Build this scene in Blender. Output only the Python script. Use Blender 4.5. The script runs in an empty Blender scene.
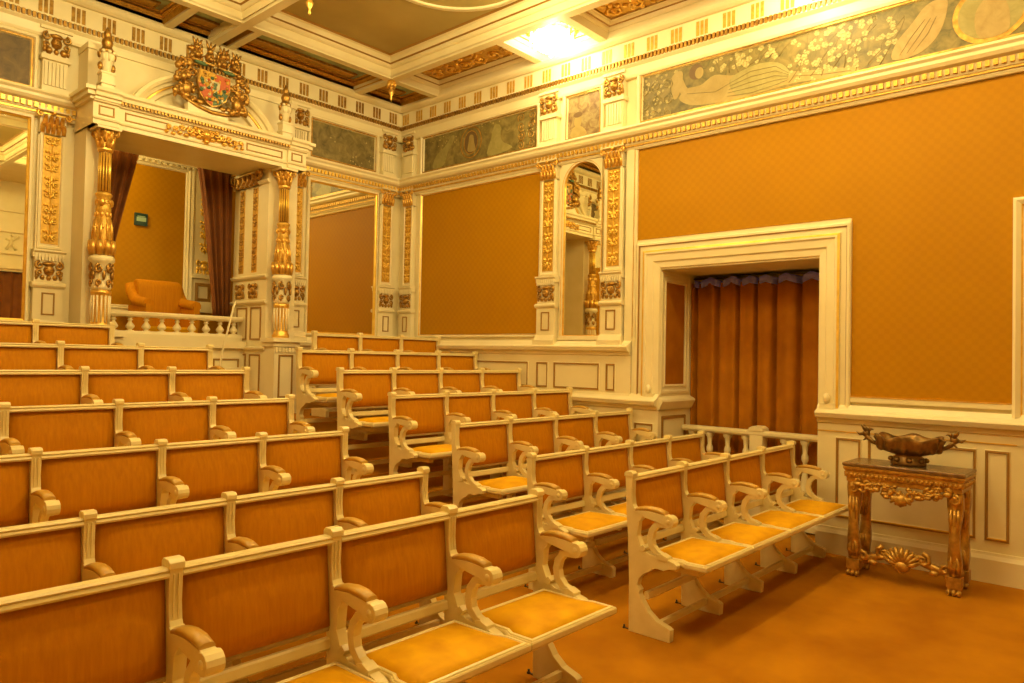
import bpy, bmesh, math, random
from mathutils import Matrix, Vector
rnd = random.Random(7)
sin, cos, pi = math.sin, math.cos, math.pi
col = bpy.context.scene.collection

# ------------------------------------------------------------------ materials
def mat(name, color, rough=0.5, metal=0.0, emit=None, estr=0.0, spec=0.5, sheen=0.0):
    m = bpy.data.materials.new(name); m.use_nodes = True
    b = m.node_tree.nodes['Principled BSDF']
    b.inputs['Base Color'].default_value = (*color, 1); b.inputs['Roughness'].default_value = rough
    b.inputs['Metallic'].default_value = metal; b.inputs['Specular IOR Level'].default_value = spec
    if sheen: b.inputs['Sheen Weight'].default_value = sheen
    if emit: b.inputs['Emission Color'].default_value = (*emit, 1); b.inputs['Emission Strength'].default_value = estr
    return m
class NT:
    def __init__(s, m): s.t = m.node_tree; s.b = s.t.nodes['Principled BSDF']; s.obj = None
    def n(s, kind, **kw):
        x = s.t.nodes.new(kind)
        for k, v in kw.items(): setattr(x, k, v)
        return x
    def l(s, a, b): s.t.links.new(a, b)
    def co(s):
        if not s.obj:
            g = s.n('ShaderNodeNewGeometry'); s.obj = g.outputs['Position']
        return s.obj
    def noise(s, scale, detail=3, rough=.5, vec=None):
        x = s.n('ShaderNodeTexNoise'); x.inputs['Scale'].default_value = scale; x.inputs['Detail'].default_value = detail
        x.inputs['Roughness'].default_value = rough; s.l(vec or s.co(), x.inputs['Vector']); return x
    def ramp(s, fac, stops):
        r = s.n('ShaderNodeValToRGB'); e = r.color_ramp.elements
        while len(e) < len(stops): e.new(.5)
        for k, (p, c) in enumerate(stops): e[k].position = p; e[k].color = (*c, 1)
        s.l(fac, r.inputs['Fac']); return r.outputs['Color']
    def math(s, op, a, b=None):
        x = s.n('ShaderNodeMath', operation=op)
        for i, q in enumerate((a, b)):
            if q is None: continue
            if isinstance(q, (int, float)): x.inputs[i].default_value = q
            else: s.l(q, x.inputs[i])
        return x.outputs[0]
    def mix(s, f, a, b, blend='MIX'):
        x = s.n('ShaderNodeMix', data_type='RGBA', blend_type=blend)
        if isinstance(f, (int, float)): x.inputs[0].default_value = f
        else: s.l(f, x.inputs[0])
        for i, q in ((6, a), (7, b)):
            if isinstance(q, tuple): x.inputs[i].default_value = (*q, 1)
            else: s.l(q, x.inputs[i])
        return x.outputs[2]
    def bump(s, h, st=.3, dist=.01):
        x = s.n('ShaderNodeBump'); x.inputs['Strength'].default_value = st; x.inputs['Distance'].default_value = dist
        s.l(h, x.inputs['Height']); s.l(x.outputs[0], s.b.inputs['Normal'])
    def base(s, c): s.l(c, s.b.inputs['Base Color'])
def varied(m, c0, c1, scale, bump=0, dist=.004, detail=4):
    t = NT(m); nz = t.noise(scale, detail); t.base(t.ramp(nz.outputs['Fac'], [(.3, c0), (.7, c1)]))
    if bump: t.bump(nz.outputs['Fac'], bump, dist)
    return m
M = {}
M['cream'] = varied(mat('ivory_paint', (.8, .7, .5), .38), (.79, .675, .37), (.86, .75, .45), 3.0)
M['cream2'] = varied(mat('ivory_paint_bench', (.8, .7, .45), .32), (.77, .62, .26), (.85, .71, .33), 9.0)
M['cream_shaded'] = varied(mat('shaded_ivory_paint', (.5, .36, .14), .5), (.44, .31, .11), (.52, .38, .15), 5.0)  # ivory with shade put into the colour, for the backrests' lower edge
M['line'] = mat('bronze_line', (.36, .19, .035), .4, .3)
M['gold'] = varied(mat('gilding', (.85, .52, .1), .34, .72), (.72, .40, .06), (.92, .60, .14), 14.0, .25, .006)
M['goldb'] = varied(mat('bright_gilding', (.95, .62, .12), .34, .6), (.80, .50, .06), (.95, .66, .13), 10.0, .2, .005)
M['goldd'] = varied(mat('aged_gilding', (.45, .25, .05), .38, .75), (.28, .15, .03), (.60, .34, .07), 22.0, .3, .006)
M['goldpanel'] = varied(mat('gilt_ground', (.6, .33, .05), .45, .4), (.52, .28, .03), (.76, .46, .07), 30.0, .4, .006)
def damask():
    m = mat('amber_damask', (.62, .30, .01), .65, spec=.12); t = NT(m)
    sep = t.n('ShaderNodeSeparateXYZ'); t.l(t.co(), sep.inputs[0])
    h = t.math('ADD', sep.outputs['X'], sep.outputs['Y']); z = sep.outputs['Z']
    a = t.math('SINE', t.math('MULTIPLY', h, 72.0)); b = t.math('SINE', t.math('MULTIPLY', z, 72.0))
    p = t.math('MULTIPLY', a, b); f = t.math('ADD', t.math('MULTIPLY', p, .5), .5)
    nz = t.noise(2.0, 2)
    c = t.ramp(f, [(.3, (.445, .202, .001)), (.7, (.475, .218, .002))])
    t.base(t.mix(.16, c, t.ramp(nz.outputs['Fac'], [(.3, (.36, .145, .001)), (.7, (.46, .215, .002))])))
    t.l(t.math('ADD', t.math('MULTIPLY', f, .08), .5), t.b.inputs['Roughness']); return m
M['damask'] = damask()
M['velvet'] = varied(mat('mustard_velvet', (.62, .29, .008), .7, spec=.15), (.64, .30, .002), (.80, .42, .003), 9.0)
def backcloth():
    m = mat('ribbed_mustard_velvet', (.6, .27, .006), .7, spec=.12); t = NT(m)
    mp = t.n('ShaderNodeMapping'); mp.inputs['Scale'].default_value = (60, 60, 3); t.l(t.co(), mp.inputs[0])
    nz = t.noise(1.0, 3, .6, mp.outputs[0]); t.base(t.ramp(nz.outputs['Fac'], [(.25, (.45, .165, .001)), (.75, (.56, .225, .002))])); return m
M['back'] = backcloth()
M['armwood'] = varied(mat('amber_lacquer', (.55, .3, .05), .35), (.50, .27, .03), (.60, .35, .06), 9.0)
M['carpet'] = varied(mat('ochre_carpet', (.5, .22, .02), .95, spec=.1), (.34, .122, .003), (.49, .20, .005), 2.2, .3, .01, 8)
M['curtain'] = varied(mat('tobacco_curtain', (.3, .11, .008), .8, spec=.15), (.34, .115, .003), (.43, .155, .004), 6.0)
M['curtaind'] = varied(mat('russet_brown_curtain', (.2, .06, .01), .8), (.16, .047, .004), (.23, .072, .006), 6.0)
M['violet'] = mat('violet_heading', (.22, .21, 1.0), .6)
M['mirror'] = mat('mirror_glass', (.90, .86, .62), .015, 1.0)
M['dark'] = mat('dark_void', (.03, .015, .005), .9)
M['stone'] = varied(mat('brown_marble', (.2, .1, .03), .25), (.13, .065, .02), (.26, .14, .045), 20.0)
M['bronze'] = varied(mat('dark_bronze', (.2, .12, .04), .35, .8), (.12, .07, .02), (.36, .21, .06), 16.0, .3, .006)
M['giltwood'] = varied(mat('red_gold_giltwood', (.5, .22, .04), .3, .45), (.34, .17, .02), (.66, .37, .06), 25.0, .3, .006)
M['green'] = mat('sea_green_enamel', (.07, .13, .05), .5); M['red'] = mat('scarlet_enamel', (.50, .10, .015), .5)
M['yellow'] = mat('yellow_enamel', (.60, .34, .03), .5); M['white'] = mat('white_enamel', (.55, .48, .26), .5)
M['signg'] = mat('dark_green_sign', (.015, .05, .03), .4); M['signw'] = mat('sign_pale', (.35, .5, .3), .4)
M['steel'] = mat('iron_fixing', (.1, .08, .05), .4, .8)
M['glass'] = mat('lit_crystal', (1, .9, .7), .2, emit=(1, .84, .52), estr=22)
M['olive'] = varied(mat('olive_ceiling_canvas', (.3, .22, .06), .7), (.40, .30, .085), (.50, .38, .115), 1.2)
def painted(name, stops, s1, blossom=None, scroll=0, seed=0):
    m = mat(name, stops[0][1], .55); t = NT(m)
    mp = t.n('ShaderNodeMapping'); mp.inputs['Location'].default_value = (seed, seed * .7, 0); t.l(t.co(), mp.inputs[0])
    nz = t.noise(s1, 6, .62, mp.outputs[0]); nz.inputs['Distortion'].default_value = .8
    c = t.ramp(nz.outputs['Fac'], stops)
    if scroll:
        n2 = t.noise(s1 * .55, 1, .4, mp.outputs[0]); w = t.math('SINE', t.math('MULTIPLY', n2.outputs['Fac'], scroll))
        c = t.mix(t.ramp(w, [(.72, (0, 0, 0)), (.9, (1, 1, 1))]), c, stops[-1][1])
    if blossom:
        v = t.n('ShaderNodeTexVoronoi'); v.inputs['Scale'].default_value = blossom[0]; t.l(mp.outputs[0], v.inputs['Vector'])
        n3 = t.noise(1.6, 2, .5, mp.outputs[0])
        f = t.math('MULTIPLY', t.math('LESS_THAN', v.outputs['Distance'], blossom[2]), t.math('GREATER_THAN', n3.outputs['Fac'], blossom[3]))
        c = t.mix(f, c, blossom[1])
    t.base(c); return m
M['pOlive'] = painted('olive_landscape_paint', [(.28, (0.080, 0.060, 0.014)), (.5, (0.192, 0.144, 0.036)), (.68, (0.288, 0.224, 0.064)), (.8, (0.352, 0.272, 0.088))], 9, (22, (.42, .33, .11), .24, .55), 0, 3)
M['pBloom'] = painted('blossom_frieze_paint', [(.25, (0.066, 0.050, 0.010)), (.42, (0.132, 0.106, 0.023)), (.58, (0.205, 0.152, 0.036)), (.78, (0.277, 0.211, 0.059))], 11, None, 0, 1)
M['pScroll'] = painted('scroll_frieze_paint', [(.3, (0.154, 0.119, 0.028)), (.5, (0.252, 0.196, 0.056)), (.75, (0.434, 0.364, 0.168))], 12, None, 0, 5)
M['pPeople'] = painted('court_scene_paint', [(.25, (0.088, 0.050, 0.017)), (.42, (0.187, 0.105, 0.033)), (.55, (0.275, 0.204, 0.072)), (.75, (0.330, 0.253, 0.110))], 14, None, 0, 9)
M['pDark'] = painted('brown_relief_paint', [(.3, (.07, .045, .012)), (.55, (.15, .095, .025)), (.8, (.25, .165, .045))], 8, None, 0, 11)
M['pMint'] = painted('mint_cloud_paint', [(.3, (.25, .17, .06)), (.42, (.34, .34, .18)), (.55, (.40, .50, .30)), (.8, (.50, .60, .40))], 3.2, None, 0, 2)
M['pFlesh'] = painted('ochre_flesh_paint', [(.3, (0.288, 0.202, 0.050)), (.7, (0.374, 0.274, 0.086))], 8)
M['pDrape'] = painted('pale_olive_drapery_paint', [(.3, (0.245, 0.202, 0.050)), (.7, (0.331, 0.274, 0.086))], 12)
M['pHair'] = mat('umber_paint', (.14, .08, .025), .6)
M['pPetal'] = mat('cream_petal_paint', (.44, .36, .13), .6); M['pPetal2'] = mat('straw_petal_paint', (.34, .27, .085), .6); M['pOchre'] = mat('olive_brown_paint', (.17, .12, .03), .6)
M['pFlesh2'] = painted('warm_ochre_paint', [(.3, (.29, .19, .05)), (.7, (.40, .28, .09))], 10)

# ------------------------------------------------------------------ mesh builder
class MB:
    def __init__(s): s.v = []; s.f = []; s.mi = []; s.sm = []
    def add(s, vs, fs, mi=0, sm=False):
        b = len(s.v); s.v += [tuple(p) for p in vs]
        for f in fs: s.f.append([b + i for i in f]); s.mi.append(mi); s.sm.append(sm)
    def box(s, a, b, mi=0, T=None):
        x0, y0, z0 = [min(p, q) for p, q in zip(a, b)]; x1, y1, z1 = [max(p, q) for p, q in zip(a, b)]
        vs = [(x0, y0, z0), (x1, y0, z0), (x1, y1, z0), (x0, y1, z0), (x0, y0, z1), (x1, y0, z1), (x1, y1, z1), (x0, y1, z1)]
        if T: vs = [T(*p) for p in vs]
        s.add(vs, [(0, 3, 2, 1), (4, 5, 6, 7), (0, 1, 5, 4), (1, 2, 6, 5), (2, 3, 7, 6), (3, 0, 4, 7)], mi)
    def prism(s, poly, a, b, F, mi=0, sm=False):          # F(p, q, n) -> point
        n = len(poly); vs = [F(p, q, a) for p, q in poly] + [F(p, q, b) for p, q in poly]
        s.add(vs, [list(range(n))[::-1], list(range(n, 2 * n))], mi)
        b0 = len(s.v) - 2 * n
        for i in range(n):
            j = (i + 1) % n; s.f.append([b0 + i, b0 + j, b0 + n + j, b0 + n + i]); s.mi.append(mi); s.sm.append(sm)
    def loft(s, rings, closed=True, caps=True, mi=0, sm=True):
        n = len(rings[0]); vs = [p for r in rings for p in r]; fs = []
        for k in range(len(rings) - 1):
            for i in range(n if closed else n - 1):
                j = (i + 1) % n; fs.append((k * n + i, k * n + j, (k + 1) * n + j, (k + 1) * n + i))
        s.add(vs, fs, mi, sm)
        if caps and closed:
            b0 = len(s.v) - len(vs); s.f.append([b0 + i for i in range(n)][::-1]); s.f.append([b0 + len(vs) - n + i for i in range(n)]); s.mi += [mi, mi]; s.sm += [False, False]
    def tube(s, pts, r, sides=6, mi=0, T=None, flat=1.0, sm=True, closed=False):
        P = [Vector(p) for p in pts]; n = len(P); rings = []; up = None
        for i in range(n):
            d = (P[(i + 1) % n] - P[i - 1]) if closed else (P[min(i + 1, n - 1)] - P[max(i - 1, 0)])
            d = d.normalized() if d.length > 1e-9 else Vector((0, 0, 1))
            if up is None: up = Vector((0, 0, 1)) if abs(d.z) < .9 else Vector((1, 0, 0))
            x = d.cross(up); x = x.normalized() if x.length > 1e-6 else d.orthogonal().normalized()
            y = x.cross(d).normalized(); up = y
            rr = r[i] if isinstance(r, (list, tuple)) else r
            rings.append([tuple(P[i] + x * rr * cos(2 * pi * k / sides + pi / sides) + y * rr * flat * sin(2 * pi * k / sides + pi / sides)) for k in range(sides)])
        if T: rings = [[T(*p) for p in q] for q in rings]
        if closed: rings.append(rings[0])
        s.loft(rings, True, not closed, mi, sm)
    def sph(s, c, r, seg=8, rings=5, mi=0, T=None, sm=True):
        r = r if isinstance(r, (tuple, list)) else (r, r, r); R = []
        for j in range(1, rings):
            a = pi * j / rings; R.append([(c[0] + r[0] * sin(a) * cos(2 * pi * i / seg), c[1] + r[1] * sin(a) * sin(2 * pi * i / seg), c[2] - r[2] * cos(a)) for i in range(seg)])
        lo = (c[0], c[1], c[2] - r[2]); hi = (c[0], c[1], c[2] + r[2])
        vs = [lo] + [p for q in R for p in q] + [hi]
        if T: vs = [T(*p) for p in vs]
        fs = [(0, 1 + (i + 1) % seg, 1 + i) for i in range(seg)]; m = rings - 1
        for k in range(m - 1):
            for i in range(seg): j = (i + 1) % seg; a = 1 + k * seg; fs.append((a + i, a + j, a + seg + j, a + seg + i))
        a = 1 + (m - 1) * seg; e = len(vs) - 1; fs += [(a + i, a + (i + 1) % seg, e) for i in range(seg)]
        s.add(vs, fs, mi, sm)
    def lathe(s, c, prof, seg=14, mi=0, sm=True, a0=0, a1=2 * pi, flute=0, nfl=0):
        full = abs(a1 - a0 - 2 * pi) < 1e-6
        rings = []
        for r, z in prof:
            ring = []
            for i in range(seg if full else seg + 1):
                a = a0 + (a1 - a0) * i / seg; rr = r * (1 + flute * cos(nfl * a)) if flute else r
                ring.append((c[0] + rr * cos(a), c[1] + rr * sin(a), c[2] + z))
            rings.append(ring)
        s.loft(rings, full, full, mi, sm)
    def frame(s, T, u0, u1, v0, v1, prof, mi=0, mis=None):  # mitred frame, prof = [(inset, height)]
        R = [[T(u0 + i, v0 + i, n), T(u1 - i, v0 + i, n), T(u1 - i, v1 - i, n), T(u0 + i, v1 - i, n)] for i, n in prof]
        for k in range(len(R) - 1):
            s.loft([R[k], R[k + 1]], True, False, mis[k] if mis else mi, False)
    def build(s, name, mats, parent=None, bevel=0, origin=None):
        me = bpy.data.meshes.new(name)
        if parent is not None: org = Vector(wloc(parent))
        elif origin is not None: org = Vector(origin)
        else:
            lo = [min(p[i] for p in s.v) for i in range(3)]; hi = [max(p[i] for p in s.v) for i in range(3)]
            org = Vector(((lo[0] + hi[0]) / 2, (lo[1] + hi[1]) / 2, lo[2]))
        me.from_pydata([tuple(Vector(p) - org) for p in s.v], [], s.f)
        if not isinstance(mats, (list, tuple)): mats = [mats]
        for m in mats: me.materials.append(M[m])
        me.polygons.foreach_set('material_index', s.mi); me.polygons.foreach_set('use_smooth', s.sm)
        bm = bmesh.new(); bm.from_mesh(me); bmesh.ops.recalc_face_normals(bm, faces=bm.faces); bm.to_mesh(me); bm.free(); me.update()
        o = bpy.data.objects.new(name, me); col.objects.link(o)
        if parent is not None: o.parent = parent
        else: o.location = org
        if bevel:
            b = o.modifiers.new('bevel', 'BEVEL'); b.width = bevel; b.segments = 2; b.limit_method = 'ANGLE'; b.angle_limit = math.radians(40)
        return o
def wloc(o):
    v = Vector(o.location)
    while o.parent: o = o.parent; v += o.location
    return v
def thing(name, label, cat, loc, group=None):
    o = bpy.data.objects.new(name, None); col.objects.link(o); o.location = loc; o.empty_display_size = .1
    return tag(o, label, cat, group)
def tag(o, label, cat, group=None, kind=None):
    o['label'] = label; o['category'] = cat
    if group: o['group'] = group
    if kind: o['kind'] = kind
    return o
def struct(o): o['kind'] = 'structure'; return o
def part(p, name, mats, parent, label=None, bevel=0):
    o = p.build(name, mats, parent, bevel)
    if label: o['label'] = label
    return o
def copy_tree(o, parent=None):
    c = o.copy(); col.objects.link(c)
    if parent: c.parent = parent
    for ch in list(o.children): copy_tree(ch, c)
    return c

# ------------------------------------------------------------------ the place: frames of reference
XR, YB = 6.42, 7.88            # right wall fabric plane, back wall plane
XL, YF, ZC = -1.2, -3.2, 5.22
TR = lambda u, v, n: (XR - n, u, v)          # right wall: u = y, v = z, n = towards the room
TB = lambda u, v, n: (u, YB - n, v)          # back wall: u = x
def TX(x0): return lambda u, v, n: (x0 - n, u, v)   # any wall facing -x
def TY(y0): return lambda u, v, n: (u, y0 - n, v)   # any wall facing -y
TC = lambda z0: (lambda u, v, n: (u, v, z0 - n))    # ceiling looking down

# ------------------------------------------------------------------ ornament
def spiral(mb, T, u, v, r, tu, n, turns=1.4, start=0, hand=1, mi=0, seg=12, sides=5):
    pts = []; rad = []
    for k in range(seg):
        t = k / (seg - 1); rr = r * (1 - .85 * t); a = start + hand * turns * 2 * pi * t
        pts.append((u + rr * cos(a), v + rr * sin(a), n)); rad.append(tu * (1 - .4 * t))
    mb.tube(pts, rad, sides, mi, T)
def relief(mb, T, u0, u1, v0, v1, n, d=.016, mi=0, step=None):   # candelabra of scrolls filling a tall panel
    uc = (u0 + u1) / 2; w = (u1 - u0) / 2; st = step or w * 1.9; k = max(1, int(round((v1 - v0) / st))); st = (v1 - v0) / k
    mb.tube([(uc, v0, n), (uc, v1, n)], w * .09, 5, mi, T)
    for i in range(k):
        v = v0 + (i + .5) * st; ph = i % 2
        mb.sph((uc, v, n), (w * .26, st * .2, d), 6, 4, mi, T)
        for sg in (-1, 1):
            spiral(mb, T, uc + sg * w * .52, v + (.1 if ph else -.1) * st, w * .42, w * .13, n + d * .4, 1.3, pi / 2 if ph else -pi / 2, sg * (1 if ph else -1), mi, 9, 5)
            mb.sph((uc + sg * w * .62, v + st * (.40 if ph else .36), n), (w * .3, st * .12, d * .8), 6, 4, mi, T)
            mb.sph((uc + sg * w * .3, v + st * .30, n), (w * .14, st * .16, d), 5, 4, mi, T)
def mask(mb, T, uc, vc, w, h, n, d=.035, mi=0):            # gilt lion mask with volutes and drops
    mb.sph((uc, vc, n), (w * .21, h * .27, d), 8, 5, mi, T); mb.sph((uc, vc - h * .06, n + d * .8), (w * .07, h * .09, d * .5), 6, 4, mi, T)
    mb.sph((uc, vc + h * .3, n), (w * .26, h * .12, d * .8), 7, 4, mi, T)
    for sg in (-1, 1):
        mb.sph((uc + sg * w * .09, vc + h * .08, n + d * .75), (w * .05, h * .05, d * .3), 5, 4, mi, T)
        spiral(mb, T, uc + sg * w * .34, vc + h * .22, w * .17, w * .055, n + d * .3, 1.4, pi / 2, -sg, mi, 11)
        spiral(mb, T, uc + sg * w * .34, vc - h * .12, w * .14, w * .05, n + d * .3, 1.3, -pi / 2, sg, mi, 10)
        mb.sph((uc + sg * w * .22, vc - h * .34, n), (w * .1, h * .14, d * .6), 6, 4, mi, T)
        mb.sph((uc + sg * w * .42, vc - h * .32, n), (w * .07, h * .16, d * .5), 6, 4, mi, T)
    mb.sph((uc, vc - h * .36, n), (w * .1, h * .14, d * .6), 6, 4, mi, T)
def leafrow(mb, T, u0, u1, v0, v1, n, d, k, mi=0):
    for i in range(k):
        u = u0 + (u1 - u0) * (i + .5) / k; w = (u1 - u0) / k
        pts = [(u, v0, n), (u, (v0 + v1) / 2, n + d * .4), (u, v1 - .15 * (v1 - v0), n + d), (u, v1 - .3 * (v1 - v0), n + d * 1.5)]
        mb.tube(pts, [w * .42, w * .46, w * .36, w * .16], 5, mi, T)
def flat_capital(mb, T, u0, u1, v0, v1, n, d, mi=0, mc=1):
    h = v1 - v0; w = u1 - u0; ex = w * .14
    mb.box((u0, v0, 0), (u1, v1 - .13 * h, n), mc, T)
    leafrow(mb, T, u0, u1, v0, v0 + h * .45, n, d * .7, 5, mi); leafrow(mb, T, u0 + w * .08, u1 - w * .08, v0 + h * .25, v0 + h * .75, n, d, 4, mi)
    for sg, ue in ((-1, u0), (1, u1)): spiral(mb, T, ue + sg * ex * .1, v0 + h * .72, w * .15, w * .05, n + d * .9, 1.4, pi / 2, -sg, mi, 11)
    mb.sph(((u0 + u1) / 2, v1 - .16 * h, n + d * .8), (w * .11, h * .12, d * .5), 6, 4, mi, T)
    mb.box((u0 - ex, v1 - .14 * h, 0), (u1 + ex, v1, n + d * 1.2), mc, T)

# ------------------------------------------------------------------ setting: floor, walls
rows_y = [2.376, 3.290, 4.147, 4.888, 5.637, 6.472, 7.166]
rows_top = [.913, .905, 1.080, 1.260, 1.448, 1.628, 1.816]
xl = [2.829, 2.878, 2.916, 2.956, 2.998, 3.090, 3.101]
xr = [3.696, 3.863, 3.955, 3.918, 3.914, 4.004, 4.001]
lev = [0, 0] + [t - .913 for t in rows_top[2:]]
f = MB(); f.box((XL - .2, YF - .2, -.15), (7.5, YB + .2, 0))
for i in range(2, 7): f.box((XL, rows_y[i] - .50, 0 if i == 2 else lev[i - 1] - .02), (XR - .02, YB - .001, lev[i]))
floor = struct(f.build('floor', 'carpet', None, 0, (0, 0, 0)))

w = MB()
for a, b in (((XR, YF, 0), (XR + .2, 2.21, ZC)), ((XR, 3.77, 0), (XR + .2, YB + .2, ZC)), ((XR, 2.21, 2.49), (XR + .2, 3.77, ZC))): w.box(a, b)
w.box((XR + .2, 3.77, 0), (7.3, 3.92, 2.9)); w.box((XR + .2, 2.06, 0), (7.3, 2.21, 2.9)); w.box((XR + .2, 2.06, 2.49), (7.3, 3.92, 2.9)); w.box((7.3, 2.06, 0), (7.45, 3.92, 2.9))
wall_right = struct(w.build('wall_right', 'cream', None, 0, (XR, 0, 0)))
w = MB()
OX0, OX1, OZ0, OZ1 = 2.58, 4.25, 1.62, 3.62
w.box((XL - .2, YB, 0), (OX0 - .2, YB + .2, ZC)); w.box((OX1 + .2, YB, 0), (XR + .2, YB + .2, ZC))
w.box((OX0 - .2, YB, OZ1 + .4), (OX1 + .2, YB + .2, ZC)); w.box((OX0 - .2, YB, 0), (OX1 + .2, YB + .2, 1.4))
w.box((1.2, 9.35, 1.2), (5.6, 9.5, 4.2)); w.box((1.2, YB + .2, 1.2), (1.35, 9.35, 4.2)); w.box((5.45, YB + .2, 1.2), (5.6, 9.35, 4.2))
w.box((1.2, YB + .2, 4.05), (5.6, 9.5, 4.2)); w.box((1.2, YB + .2, 1.2), (5.6, 9.5, 1.4))
wall_back = struct(w.build('wall_back', 'cream', None, 0, (0, YB, 0)))
w = MB(); w.box((XL - .2, YF - .2, 0), (XL, YB + .2, ZC)); wall_left = struct(w.build('wall_left', 'cream', None, 0, (XL, 0, 0)))
w = MB(); w.box((XL, .9, 1.3), (XL + .012, 7.3, 3.72)); part(w, 'fabric_panel', 'damask', wall_left)
# stage end of the hall, seen only in the mirrors
w = MB(); w.box((XL - .2, YF - .2, 0), (XL + 1.2, YF, ZC)); w.box((XR - 1.2, YF - .2, 0), (XR + .2, YF, ZC)); w.box((XL + 1.2, YF - .2, 3.25), (XR - 1.2, YF, ZC)); w.box((XL, YF - .2, 0), (XR, YF, .7))
for z in (3.3, 3.62, 4.1, 4.55): w.box((XL, YF, z), (XR, YF + .07, z + .08))
TF = lambda u, v, n: (u, YF + n, v)
for k in range(9):
    u = .9 + k * .52; w.tube([(u - .1, 3.72, .02), (u - .02, 3.85, .03), (u, 3.98, .03)], .035, 5, 0, TF); w.sph((u, 4.04, .03), .035, 6, 4, 0, TF); w.tube([(u + .08, 3.72, .02), (u, 3.85, .03)], .03, 5, 0, TF); w.tube([(u - .12, 3.95, .02), (u, 3.92, .03), (u + .13, 4.02, .02)], .025, 5, 0, TF)
wall_front = struct(w.build('wall_front', 'cream', None, 0, (0, YF, 0)))
def drape(T, u0, u1, v0, v1, amp, folds, nu, nv, mi=0, shape=None, thick=.012, seed=1):
    """A hanging cloth with folds; shape(t, s) -> (u, n) offsets. Returns a closed thin sheet."""
    r = random.Random(seed); ph = [r.uniform(0, 6) for _ in range(4)]
    mb = MB(); G = []
    for j in range(nv + 1):
        s = j / nv; row = []
        for i in range(nu + 1):
            t = i / nu; a = t * folds * 2 * pi + .7 * sin(t * 9 + ph[0]) + .25 * sin(s * 3 + ph[1])
            n = amp * (sin(a) + .35 * sin(2.3 * a + ph[2])) * (.75 + .25 * s); u = u0 + (u1 - u0) * t; v = v1 + (v0 - v1) * s
            if shape: u, v, n = shape(t, s, u, v, n)
            row.append((u, v, n))
        G.append(row)
    for k, off in ((0, 0), (1, thick)):
        vs = [T(u, v, n - off) for row in G for (u, v, n) in row]; fs = []
        for j in range(nv):
            for i in range(nu):
                a = j * (nu + 1) + i; fs.append((a, a + 1, a + nu + 2, a + nu + 1))
        mb.add(vs, fs, mi, True)
    N = (nu + 1) * (nv + 1); bd = list(range(nu + 1)) + [j * (nu + 1) + nu for j in range(1, nv + 1)] + [nv * (nu + 1) + i for i in range(nu - 1, -1, -1)] + [j * (nu + 1) for j in range(nv - 1, 0, -1)]
    for k in range(len(bd)): a, b = bd[k], bd[(k + 1) % len(bd)]; mb.f.append([a, b, N + b, N + a]); mb.mi.append(mi); mb.sm.append(False)
    return mb
o = drape(lambda u, v, n: (u, YF - .1 + n, v), XL + 1.25, XR - 1.25, .72, 3.24, .04, 22, 180, 6, seed=5).build('stage_curtain', 'curtaind')
tag(o, 'brown stage curtain hanging under the figured lintel, seen only in the mirrors', 'curtain')

# fabric fields on the right wall and cream fields around them
p = MB(); p.box((4.09, 1.27, 0), (5.0, 1.3, .004), 0, TR); p = MB()
p.prism([(.83, 1.31), (1.97, 1.31), (1.97, 2.81), (4.09, 2.81), (4.09, 3.74), (YF, 3.74), (YF, 2.82), (.83, 2.82)], 0, .006, TR)
part(p, 'fabric_panel', 'damask', wall_right)
p = MB(); p.box((5.37, 1.86, 0), (7.41, 3.72, .006), 0, TR); part(p, 'fabric_panel', 'damask', wall_right)
t = MB()      # gilt-edged fillets framing the fabric
fl = [(0, 0), (0, .03), (.012, .036), (.026, .03), (.034, .018), (.036, .006)]
t.frame(TR, 5.32, 7.44, 1.82, 3.745, fl, 0, [0, 0, 0, 1, 0])
t.box((4.09, 1.3, 0), (4.17, 3.76, .03), 0, TR); t.box((4.078, 1.82, 0), (4.092, 3.74, .034), 1, TR); t.box((4.045, 1.78, 0), (4.075, 3.76, .028), 0, TR)
t.box((1.97, 1.27, 0), (.83, 1.31, .03), 0, TR); t.box((1.955, 1.31, 0), (.845, 1.318, .034), 1, TR); t.box((1.97, 1.31, 0), (1.955, 2.80, .03), 0, TR)
struct(t.build('trim_1', ['cream', 'gold']))

def cornice(T, a, b, gold=True):
    """Main cornice below the frieze paintings: cream mouldings and a gilt egg band."""
    mb = MB(); pr = [(3.745, 0), (3.745, .035), (3.765, .05), (3.78, .05), (3.795, .075), (3.86, .095), (3.875, .13), (3.9, .15), (3.925, .15), (3.945, .17), (3.965, .165), (3.975, .06), (3.975, 0)]
    mb.prism([(n, v) for v, n in pr], a, b, lambda n, v, u: T(u, v, n))
    k = int(abs(b - a) / .052)
    for i in range(k):
        u = a + (b - a) * (i + .5) / k
        mb.box((u - .015, 3.812, .07), (u + .015, 3.855, .106), 1, T)
    mb.box((a, 3.776, .05), (b, 3.79, .066), 1, T)
    return mb
def frieze(T, a, b, edge=0):
    """Upper frieze: cream cove, dentil row, and groups of three gilt slots."""
    mb = MB(); pr = [(4.5, 0), (4.5, .05), (4.525, .06), (4.6, .07), (4.625, .1), (4.64, .1), (4.64, .075), (4.685, .075), (4.685, .1), (4.7, .1), (4.7, .065), (4.885, .065), (4.885, .1), (4.905, .13), (4.93, .15), (4.96, .15), (4.96, 0)]
    mb.prism([(n, v) for v, n in pr], a, b, lambda n, v, u: T(u, v, n))
    k = int(abs(b - a) / .042)
    for i in range(k):
        u = a + (b - a) * (i + .5) / k; mb.box((u - .012, 4.632, .07), (u + .012, 4.686, .112), 1, T)
    g = int(abs(b - a) / .275)
    for i in range(g):
        u = min(a, b) + .14 + edge + i * .275
        if u > max(a, b) - .08: break
        for q in (-1, 0, 1): mb.box((u + q * .045 - .016, 4.72, .06), (u + q * .045 + .016, 4.86, .068), 2, T)
    return mb
struct(cornice(TR, YF, 7.88).build('trim_2', ['cream', 'goldpanel']))
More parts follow.
